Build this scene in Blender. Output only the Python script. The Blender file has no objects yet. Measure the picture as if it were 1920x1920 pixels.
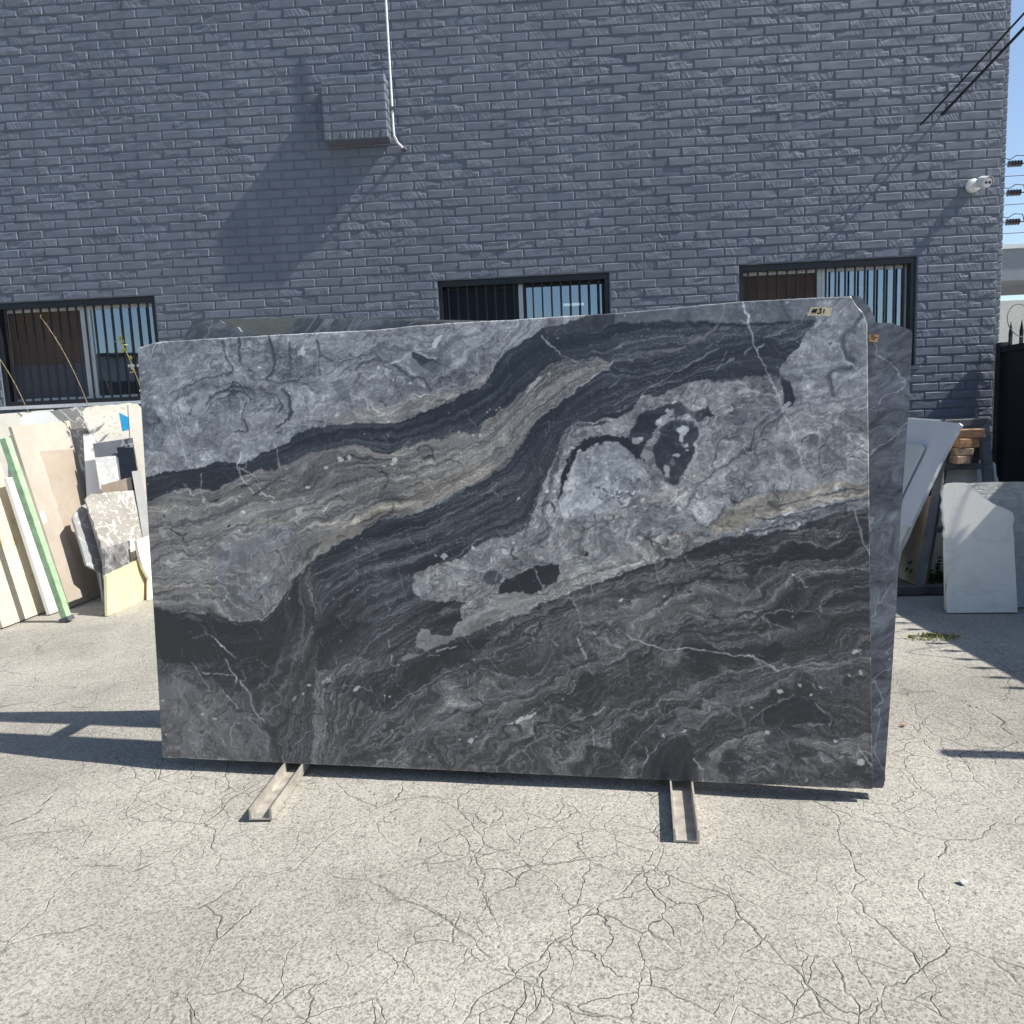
import bpy, bmesh, math, random
import numpy as np
from mathutils import Vector, Matrix
random.seed(7); rng=np.random.default_rng(11)
SC=bpy.context.scene; COL=SC.collection
R=math.radians
# ---------------------------------------------------------------- camera, sky, sun, exposure
cd=bpy.data.cameras.new('camera'); cam=bpy.data.objects.new('camera',cd); COL.objects.link(cam)
def cam_axes(yaw,pit,rol):
    f=Vector((math.sin(yaw)*math.cos(pit),math.cos(yaw)*math.cos(pit),-math.sin(pit)))
    r0=Vector((math.cos(yaw),-math.sin(yaw),0)); u0=r0.cross(f)
    return r0*math.cos(rol)+u0*math.sin(rol), u0*math.cos(rol)-r0*math.sin(rol), f
cr,cu,cf=cam_axes(R(-2.515),R(7.003),R(-2.461))
CAM=Vector((0,0,1.2))
cam.matrix_world=Matrix(((cr.x,cu.x,-cf.x,CAM.x),(cr.y,cu.y,-cf.y,CAM.y),(cr.z,cu.z,-cf.z,CAM.z),(0,0,0,1)))
cd.sensor_width=36; cd.lens=36*1386/1920; cd.clip_end=2000; cd.clip_start=.05
SC.camera=cam
SUN=Vector((1,-.135,1.1)).normalized()
w=bpy.data.worlds.new('World'); SC.world=w; w.use_nodes=True
nt=w.node_tree; bg=nt.nodes['Background']; sk=nt.nodes.new('ShaderNodeTexSky'); sk.sky_type='NISHITA'; sk.sun_disc=False
sk.sun_elevation=math.asin(SUN.z); sk.sun_rotation=math.pi/2-math.atan2(SUN.y,SUN.x); sk.air_density=1.0; sk.dust_density=.6; sk.ozone_density=1.2
nt.links.new(sk.outputs[0],bg.inputs[0]); bg.inputs[1].default_value=.11
sd=bpy.data.lights.new('sun','SUN'); sd.energy=4.8; sd.angle=R(.53); sd.color=(1,.955,.88)
so=bpy.data.objects.new('sun',sd); COL.objects.link(so); so.rotation_euler=SUN.to_track_quat('Z','Y').to_euler(); so.location=(6,-3,9)
vs=SC.view_settings; vs.view_transform='Standard'; vs.look='None'; vs.gamma=1; vs.exposure=.62; vs.use_curve_mapping=False
SC.render.engine='CYCLES'
D=5.878
SLAB_O=(-1.4209,2.5099,0.0400); SLAB_YAW=-0.14033; SLAB_LEAN=0.08727; SLAB_W=2.4121
SLAB_TOP=[-27,1477,-18,1484,42,1496,63,1498,271,1497,472,1495,734,1491,861,1488,1011,1493,1157,1494,1335,1491,1508,1491,1677,1489,1858,1494,2042,1499,2220,1496,2364,1492,2368,1485,2374,1473,2384,1457,2396,1444,2404,1424,2409,1406]
SLAB_RIGHT=[2409,1406,2411,1229,2413,943,2413,621,2413,296,2412,0]
POLYS=[([-142,1665,-177,1020,-42,1020,61,1031,167,1033,251,1055,293,1061,348,1052,395,1062,457,1089,517,1109,579,1155,638,1174,736,1176,850,1177,918,1170,986,1183,1066,1210,1120,1239,1164,1260,1221,1281,1252,1315,1278,1355,1289,1371,1339,1398,1402,1435,1432,1457,1761,1528],0.555,0.06,0.2,0.17,1),
([1668,1450,1743,1460,1890,1447,2189,1426,2311,1426,2518,1412,2519,1567,1664,1635],0.4,-0.1,0.05,0.14,1),
([-30,918,36,951,114,978,264,968,339,1002,414,1031,484,1035,557,1062,629,1094,700,1101,783,1107,847,1083,896,1069,947,1090,1027,1098,1085,1109,1126,1128,1161,1139,1216,1132,1226,1163,1270,1194,1317,1230,1348,1261,1376,1275,1416,1311,1462,1341,1503,1350,1544,1340,1594,1357,1657,1338,1661,1335,1645,1311,1584,1282,1559,1263,1518,1232,1475,1202,1433,1178,1394,1147,1365,1110,1347,1078,1331,1072,1312,1031,1286,1009,1224,977,1155,942,1075,905,975,870,865,850,838,834,758,786,687,765,639,736,590,705,557,666,532,639,515,603,489,568,455,536,420,509,371,501,307,504,258,521,213,536,154,538,103,530,41,537,-26,557,-201,566,-182,917],0.44,0.52,0.26,0.1,1),
([-42,1020,61,1031,167,1033,251,1055,293,1061,348,1052,395,1062,457,1089,517,1109,579,1155,638,1174,736,1176,850,1177,918,1170,986,1183,1066,1210,1120,1239,1164,1260,1221,1281,1252,1315,1278,1355,1289,1371,1339,1398,1402,1435,1432,1457,1443,1441,1464,1429,1505,1432,1587,1432,1668,1450,1675,1401,1657,1338,1594,1357,1544,1340,1503,1350,1462,1341,1416,1311,1376,1275,1348,1261,1317,1230,1270,1194,1226,1163,1216,1132,1161,1139,1126,1128,1085,1109,1027,1098,947,1090,896,1069,847,1083,783,1107,700,1101,629,1094,557,1062,484,1035,414,1031,339,1002,264,968,114,978,36,951,-30,918],0.18,0,0.16,0.08,1),
([1668,1450,2189,1426,2261,1423,2244,1390,2215,1345,2189,1324,2166,1297,2161,1270,2143,1251,2120,1272,2065,1275,2024,1257,1922,1267,1865,1260,1803,1230,1750,1223,1719,1186,1670,1161,1581,1156,1524,1145,1498,1131,1485,1094,1476,1073,1459,1033,1435,978,1409,924,1387,882,1361,824,1307,790,1235,778,1171,747,1104,710,1022,691,963,659,966,603,1000,583,1046,578,1151,573,1137,551,1142,508,1113,483,1105,452,1014,442,821,367,628,401,590,698,590,705,639,736,687,765,758,786,838,834,865,850,975,870,1075,905,1155,942,1224,977,1286,1009,1312,1031,1331,1072,1347,1078,1365,1110,1394,1147,1433,1178,1475,1202,1518,1232,1559,1263,1584,1282,1645,1311,1661,1335],0.19,0.02,0.24,0.08,1),
([2261,1423,2244,1390,2215,1345,2189,1324,2166,1297,2161,1270,2143,1251,2120,1272,2065,1275,2024,1257,1922,1267,1865,1260,1803,1230,1750,1223,1719,1186,1670,1161,1581,1156,1524,1145,1498,1131,1485,1094,1476,1073,1459,1033,1435,978,1409,924,1387,882,1361,824,1307,790,1235,778,1171,747,1104,710,1022,691,963,659,966,603,1000,583,1046,578,1151,573,1137,551,1142,508,1113,483,1105,452,1105,443,1166,466,1206,484,1272,500,1349,522,1400,561,1485,603,1568,627,1659,656,1724,687,1783,696,1856,720,1913,749,1975,768,2021,776,2077,785,2114,795,2183,808,2251,825,2295,849,2361,857,2440,859,2514,857,2519,1474,2261,1493],0.55,0.2,0.24,0.18,1),
([2166,1297,2189,1324,2215,1345,2244,1390,2273,1428,2311,1489,2519,1474,2517,1192,2409,1201,2276,1178,2201,1182,2193,1248],0.55,0.05,0.18,0.18,1),
([1632,1085,1578,1063,1537,1044,1520,998,1507,949,1486,917,1480,875,1504,833,1540,817,1590,825,1638,862,1703,891,1739,914,1763,949,1750,988,1731,1017,1698,1059,1669,1082],0.665,-0.02,0.04,0.2,1),
([1510,833,1540,817,1590,825,1621,848,1562,872,1519,873],0.5,-0.02,0,0.25,0.8),
([1806,1137,1854,1155,1901,1148,1914,1109,1899,1032,1865,984,1845,942,1811,956,1783,1002,1775,1051,1795,1099],0.34,0,0,0.3,1),
([1718,1130,1749,1179,1812,1198,1853,1205,1901,1181,1950,1187,1965,1162,1917,1139,1877,1165,1819,1151,1777,1111,1743,1045,1726,1029,1703,1106],0.25,0,0.1,0.15,0.85),
([1670,1149,1585,1141,1534,1129,1506,1105,1491,1054,1465,986,1442,918,1420,849,1448,814,1435,779,1386,754,1359,745,1395,797,1410,866,1429,935,1453,1004,1474,1063,1485,1114,1517,1139,1577,1153],0.38,0.05,0.3,0.1,0.9),
([1632,1090,1575,1072,1532,1056,1510,1002,1492,947,1470,908,1463,891,1478,960,1501,1037,1519,1074,1567,1103,1636,1113,1702,1097,1735,1054,1754,1011,1718,1046,1669,1085],0.15,0,0,0.1,0.95),
([1266,594,1276,633,1319,654,1378,675,1387,689,1459,697,1462,678,1449,624,1401,612,1363,586,1318,603],0.12,-0.05,0,0.06,1),
([1208,662,1232,679,1262,672,1285,649,1272,630,1231,637,1211,644],0.3,0,0,0.1,0.9),
([1943,806,2008,863,2057,895,2120,910,2214,929,2306,942,2426,929,2426,891,2305,887,2213,867,2119,839,2055,807,1959,775],0.58,0.85,0.24,0.15,0.85),
([1309,534,1400,614,1488,666,1575,700,1661,733,1796,774,1894,790,1894,753,1794,707,1660,663,1487,608,1398,566,1344,526],0.55,0.55,0.3,0.15,0.75),
([1105,452,1113,483,1142,508,1201,551,1311,601,1381,591,1353,534,1272,504,1166,469],0.52,0.45,0.2,0.1,0.9),
([2103,803,2182,851,2274,873,2351,888,2414,894,2413,859,2350,860,2274,846,2181,812],0.42,0.25,0.3,0.3,0.8),
([579,1162,659,1192,776,1223,890,1236,1003,1257,1114,1269,1187,1301,1251,1341,1278,1355,1221,1281,1164,1260,1120,1239,1066,1210,986,1183,918,1170,850,1177,736,1176,638,1174],0.57,0.55,0.3,0.12,0.75),
([723,834,840,896,974,956,1124,1005,1251,1045,1286,1012,1155,946,1028,895,865,854],0.45,0.75,0.4,0.1,0.6),
([843,977,958,1019,1089,1059,1217,1081,1216,1063,1088,1032,957,992,842,950],0.5,0.6,0.4,0.1,0.5),
([302,813,446,839,546,828,573,772,560,679,517,614,474,558,412,511,309,510,230,586,235,700],0.5,0.1,0.2,0.12,0.7),
([621,744,643,780,722,816,819,833,838,836,758,790,687,769],0.5,0.7,0.1,0.1,0.9),
([998,482,1034,480,1038,457,1068,461,1118,449,1095,431,1018,399,983,413,974,447],0.52,0.3,0,0.12,1),
([927,372,946,389,984,391,999,380,983,364,945,358],0.45,0.3,0,0.1,1),
([1057,533,1082,555,1119,548,1109,531,1072,528],0.42,0,0.1,0.2,0.8),
([598,508,632,512,711,516,826,504,805,440,744,365,664,323,609,322,608,400],0.1,0,0.08,0.12,0.75),
([582,456,595,484,612,400,613,326,602,250,570,203,510,191,480,210,524,286,559,371],0.3,0.5,0.2,0.1,0.85),
([-6,528,100,518,309,495,432,502,516,586,558,642,553,512,487,380,381,264,276,223,176,336,28,353,-11,430],0.15,0,0.12,0.08,0.7),
([-42,240,2,253,48,274,81,298,100,285,146,270,115,242,67,218,-45,195],0.42,0.1,0.05,0.06,1),
([138,117,152,94,150,39,82,3,89,54],0.4,0.15,0.1,0.08,0.9),
([273,156,294,176,305,143,292,124,267,123],0.34,0.1,0.1,0.08,0.9),
([503,21,536,88,607,119,615,72,572,-14,501,-27],0.33,0.1,0.2,0.08,0.8),
([617,270,703,309,820,320,955,369,1106,434,1234,445,1197,400,1085,335,932,240,873,193,816,200,701,253],0.12,0.05,0.25,0.1,0.8),
([2078,203,2111,238,2198,289,2237,258,2290,226,2298,207,2228,196,2158,202,2094,153,2109,120,2157,139,2251,175,2173,190],0.15,0,0.1,0.1,0.85),
([1703,-3,1742,68,1790,129,1828,139,1856,134,1887,93,1900,-8],0.14,0,0.1,0.06,0.9),
([1966,29,1977,95,2000,113,2029,97,2054,71,2036,33],0.17,0.05,0.1,0.12,0.8),
([1852,433,1867,462,1898,466,1936,443,1981,420,1934,377,1879,400],0.12,0,0.05,0.06,0.85),
([2075,418,2115,445,2142,442,2159,427,2151,391,2092,385],0.13,0.05,0.05,0.08,0.9),
([2086,525,2153,553,2196,540,2262,549,2278,513,2208,502,2143,512],0.15,-0.05,0.05,0.06,0.9),
([2262,549,2305,592,2336,614,2423,627,2423,572,2347,539,2293,515],0.2,-0.05,0.2,0.06,0.8),
([2161,1270,2193,1248,2195,1172,2169,1182],0.13,0,0,0.08,1),
([997,1418,1046,1385,1090,1379,1089,1362,1061,1339,1023,1357,987,1389],0.22,0.05,0.2,0.08,1),
([969,1360,987,1387,1023,1353,1033,1335,997,1340],0.5,0,0,0.08,1),
([351,1445,412,1451,471,1438,499,1382,478,1356,428,1367,379,1389],0.48,0,0.15,0.15,0.8),
([492,1455,591,1450,649,1437,646,1356,586,1337,517,1348,499,1382],0.43,0,0.15,0.2,0.7),
([324,1308,407,1332,526,1322,564,1278,551,1215,502,1226,465,1283,384,1287,342,1242,312,1262],0.42,0,0.15,0.2,0.7),
([702,1317,741,1324,769,1286,773,1241,738,1246,716,1280],0.42,0,0.1,0.1,0.9),
([-44,1279,30,1256,70,1198,44,1104,-37,1106],0.42,-0.05,0.1,0.25,0.6)]
STROKES=[([362,1091,350,1052,360,1011,381,984,398,948,429,953,472,931],5.4,0.95,0,0.95),
([355,1043,401,1021,429,964,418,951],2.9,0.85,0,0.85),
([112,1200,132,1135,148,1074],3.3,0.85,0,0.8),
([204,1025,200,976,212,924,229,888],3.3,0.8,0,0.8),
([488,1118,498,1077,507,1045],3.3,0.8,0,0.8),
([76,1499,46,1492,28,1463],3.6,0.95,0,0.9),
([1431,1430,1463,1394,1497,1368,1541,1340],3.3,0.8,0,0.8),
([2050,1493,2063,1440,2074,1401,2085,1358,2114,1293,2143,1232,2159,1184,2191,1108,2216,1026,2225,964],4.7,0.85,0,0.9),
([2050,1493,2062,1442],9.1,0.95,0,0.9),
([2090,1348,2112,1361],5.4,0.85,0,0.9),
([1750,1223,1789,1259,1847,1300,1904,1326,1941,1344,1976,1358],4.0,0.68,0.1,0.85),
([1969,1293,2020,1329],5.4,0.62,0,0.8),
([1987,1323,2000,1352],3.6,0.6,0,0.8),
([2051,1345,2070,1357],12.7,0.62,0,0.8),
([2111,1382,2181,1415],9.1,0.45,0,0.7),
([2126,1386,2173,1403],3.6,0.6,0,0.7),
([2365,852,2387,771,2409,714],3.3,0.7,0,0.7),
([2403,850,2413,806],2.7,0.6,0,0.6),
([1999,1492,1976,1441,1942,1401,1895,1394,1858,1367,1774,1357],10.0,0.52,0.6,0.9),
([1942,1401,1872,1376,1807,1363,1683,1360],12.7,0.42,0.3,0.7),
([1684,464,1731,440,1795,422,1880,429,1935,416,2008,407,2070,408,2102,380,2141,362,2194,375,2207,382],3.6,0.78,0.1,0.9),
([2054,491,2086,525,2153,553,2196,540,2262,549,2305,592,2336,614,2416,627],2.7,0.58,0.1,0.8),
([2086,523,2157,495],2.4,0.65,0,0.8),
([2274,552,2324,538],2.2,0.55,0,0.7),
([2251,546,2278,510],2.2,0.55,0,0.7),
([2199,377,2291,388,2361,399,2422,410],10.9,0.58,0.5,0.85),
([2199,373,2292,368,2346,383,2421,397],2.9,0.6,0.3,0.8),
([1777,691,1780,657,1796,615],2.9,0.65,0,0.7),
([1887,69,1903,40,1919,32],5.8,0.85,0,0.9),
([1915,22,1917,-2],4.3,0.85,0,0.9),
([2374,140,2377,124,2386,108,2411,72],3.3,0.78,0,0.85),
([219,448,257,405,305,371],3.6,0.92,0,0.9),
([263,365,285,329,304,302,303,283],3.6,0.88,0,0.9),
([320,291,337,261,359,225,371,186,406,145],4.3,0.92,0,0.9),
([135,355,168,303,200,254],2.9,0.75,0,0.8),
([252,249,311,184],3.3,0.75,0,0.8),
([231,249,262,205],2.2,0.6,0,0.7),
([177,313,238,309,298,308],3.1,0.78,0,0.8),
([174,375,199,333],2.4,0.6,0,0.7),
([118,407,164,353],2.2,0.5,0,0.7),
([433,282,479,236],2.4,0.6,0,0.7),
([104,154,136,119],2.4,0.6,0,0.7),
([579,657,600,596,617,536],2.9,0.62,0,0.75),
([1240,11,1345,85,1431,139,1517,189,1567,203],4.3,0.62,0.1,0.8),
([1567,203,1606,228],3.6,0.75,0,0.8),
([893,68,950,114,1051,153,1140,199,1221,232,1299,255,1372,286,1436,317],12.7,0.38,0.2,0.7),
([1358,164,1383,108],2.7,0.62,0,0.8),
([1379,170,1415,131],2.7,0.6,0,0.7),
([1561,169,1568,103],3.3,0.75,0,0.8),
([1524,133,1537,77],2.5,0.6,0,0.7),
([1172,243,1171,202,1177,160],2.4,0.6,0,0.7),
([1103,163,1107,96],2.4,0.6,0,0.7),
([1152,309,1155,282],2.7,0.7,0,0.8),
([1512,575,1528,527,1539,483],2.9,0.66,0,0.8),
([1518,448,1534,417,1548,393],5.4,0.8,0,0.9),
([1587,446,1629,436,1663,427],4.0,0.75,0,0.85),
([1578,449,1602,388],2.2,0.6,0,0.7),
([1439,447,1456,426],3.6,0.7,0,0.8),
([1550,370,1570,336],2.5,0.6,0,0.7),
([921,696,934,641,947,578],2.5,0.55,0,0.7),
([982,630,1004,563],2.5,0.6,0,0.7),
([1387,678,1400,643,1414,619],3.6,0.75,0,0.85),
([880,441,882,413],4.5,0.85,0,0.9),
([879,362,889,382],4.5,0.85,0,0.9),
([888,357,917,354],3.6,0.8,0,0.8),
([1050,399,1078,409,1117,418],5.4,0.9,0,0.9),
([1012,381,1059,392],2.9,0.7,0,0.8),
([716,660,833,692,948,731,1024,767],3.6,0.42,0,0.7),
([588,657,718,701,835,751],2.9,0.6,0.1,0.7),
([836,769,951,813,1026,829,1120,872,1221,923,1276,965],3.6,0.52,0.05,0.75),
([867,850,975,868,1075,903,1155,939],2.9,0.66,0,0.8),
([835,733,987,785,1137,827,1210,861],2.9,0.42,0,0.6),
([1396,1144,1466,1158,1524,1164],2.7,0.5,0,0.7),
([1524,1138,1499,1088,1480,1020,1457,960,1428,892,1419,831,1425,797],3.3,0.66,0,0.7),
([2034,360,2036,285,2028,256,2035,190,2066,124,2110,83,2154,56,2222,54,2256,37,2286,1],12.7,0.42,0.2,0.7),
([1646,45,1706,120,1773,190,1838,227,1913,258,1978,239,2022,208],14.5,0.38,0.2,0.6),
([1703,9,1766,98,1813,143,1858,148,1891,112],9.1,0.42,0.2,0.6),
([565,772,558,683,559,625,567,558,568,504,551,414,527,324,517,279],10.9,0.48,0,0.6),
([528,642,504,549,521,474,488,399,465,323],18.1,0.38,-0.05,0.5),
([416,168,393,117],10.9,0.4,0.1,0.6),
([474,211,416,168],7.2,0.35,0.1,0.6),
([135,440,192,456,219,446],10.9,0.5,0.1,0.7),
([89,509,154,528],9.1,0.42,0,0.7),
([1660,663,1744,687,1877,723,1991,747,2086,767],3.6,0.15,0,0.8),
([1668,642,1794,679,1942,709,2086,737,2212,769],3.3,0.42,0.05,0.7),
([1642,622,1793,656,1957,680,2117,712],2.9,0.4,0.05,0.6),
([1726,605,1875,622,2053,655,2241,670,2409,685],3.6,0.36,0,0.5),
([90,1314,171,1336,232,1357,282,1366,339,1372],7.2,0.2,0,0.9),
([372,1415,394,1378,417,1351,476,1352,544,1330,639,1331,702,1362,757,1393,859,1414],6.5,0.22,0,0.85),
([308,1485,314,1448,329,1417,342,1379],12.7,0.16,0,0.9),
([369,1496,375,1444,372,1415],14.5,0.18,0,0.9),
([483,1489,494,1457,506,1407,494,1373,468,1354],14.5,0.14,0,0.95),
([562,1469,550,1425,564,1378],12.7,0.24,0,0.8),
([409,1387,448,1357,507,1336,586,1337],10.9,0.2,0,0.8),
([654,1467,662,1425,656,1382,663,1355],12.7,0.24,0,0.85),
([166,1233,206,1250,254,1287,308,1313,358,1327,416,1316],14.5,0.16,0,0.9),
([229,1238,282,1279,324,1295],7.2,0.2,0,0.85),
([405,1286,379,1255,367,1208,385,1170,340,1164],12.7,0.14,0,0.9),
([400,1280,381,1250,373,1213],3.6,0.75,0,0.8),
([530,1314,552,1282,556,1238,539,1208,500,1180],14.5,0.16,0,0.9),
([465,1301,505,1290,523,1253,502,1226],9.1,0.2,0,0.8),
([605,1282,609,1221],9.1,0.3,0,0.6),
([790,1353,814,1382,858,1389,904,1374,941,1349,981,1325,1027,1318,1050,1279],14.5,0.22,0,0.9),
([859,1408,912,1372,959,1339,985,1316],10.9,0.26,0,0.8),
([799,1339,779,1313,787,1276],14.5,0.3,0.1,0.7),
([762,1367,742,1351,703,1331],9.1,0.24,0,0.8),
([645,1341,694,1353,720,1370],9.1,0.85,0,0.6),
([923,1376,971,1395,999,1416,1044,1391,1072,1382],4.0,0.9,0,0.9),
([910,1374,942,1379],9.1,0.9,0,0.8),
([2384,1436,2359,1402,2340,1381,2335,1343,2349,1315,2365,1300,2362,1281,2321,1274,2300,1257,2309,1233,2316,1201],21.7,0.24,-0.05,0.9),
([2330,1353,2343,1316,2357,1292],3.6,0.82,0,0.7),
([2372,1263,2407,1277],3.6,0.75,0,0.7),
([2201,1182,2276,1178,2409,1201],7.2,0.3,0,0.7),
([1954,997,1975,1054,1993,1080,2031,1080],8.1,0.18,0,0.9),
([1863,867,1907,935,1964,977,2020,1013,2062,1046,2077,1098,2114,1134,2155,1166],12.7,0.27,0,0.8),
([2094,1079,2123,1122,2170,1153,2216,1162],9.1,0.25,0,0.7),
([2261,1039,2289,1051,2319,1018,2341,985,2278,958,2261,1005,2264,1040],6.3,0.25,0,0.85),
([2284,1035,2300,1007],14.5,0.36,0,0.7),
([2155,881,2229,897,2317,914,2426,920],5.8,0.13,0,0.9),
([2084,828,2166,843,2259,866,2350,883,2426,886],7.2,0.16,0,0.85),
([2055,787,2134,811,2212,831],7.2,0.16,0,0.8),
([2160,887,2173,908,2187,941,2191,965],4.7,0.3,1.2,0.9),
([2067,200,2111,238,2198,289,2232,266],10.9,0.06,0,0.9),
([2258,242,2298,218,2290,193],9.1,0.08,0,0.8),
([2222,198,2267,201],5.4,0.75,0,0.8),
([2249,262,2275,229],3.6,0.7,0,0.7),
([103,530,154,538,213,536,258,521,307,504,370,499,420,507,455,532,489,564,514,599],7.2,0.07,0,0.9),
([532,639,543,657,559,670],10.9,0.1,0,0.8),
([1806,1137,1854,1156,1901,1148,1918,1109,1903,1032,1870,974],9.1,0.72,0.05,0.8),
([1803,1144,1836,1162,1885,1165],9.1,0.82,0,0.8),
([1708,2,1749,79,1793,136,1830,147,1862,140,1894,93],5.4,0.1,0,0.8),
([491,-27,518,59,577,109,637,116],5.4,0.1,0,0.7),
([1477,908,1479,874,1503,830],4.3,0.85,0,0.8),
([1495,925,1519,1002,1535,1041,1578,1063,1632,1085],3.6,0.82,0,0.7),
([1217,782,1152,747,1106,716],7.2,0.12,0,0.7),
([1342,780,1376,736,1389,701],5.4,0.3,0.3,0.7),
([1305,728,1349,693,1384,684],5.4,0.25,0.2,0.7),
([642,251,721,272,818,256,854,192,932,240,1046,298,1141,354],7.2,0.06,0,0.6),
([857,275,859,220,882,188],7.2,0.06,0,0.7)]
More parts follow.
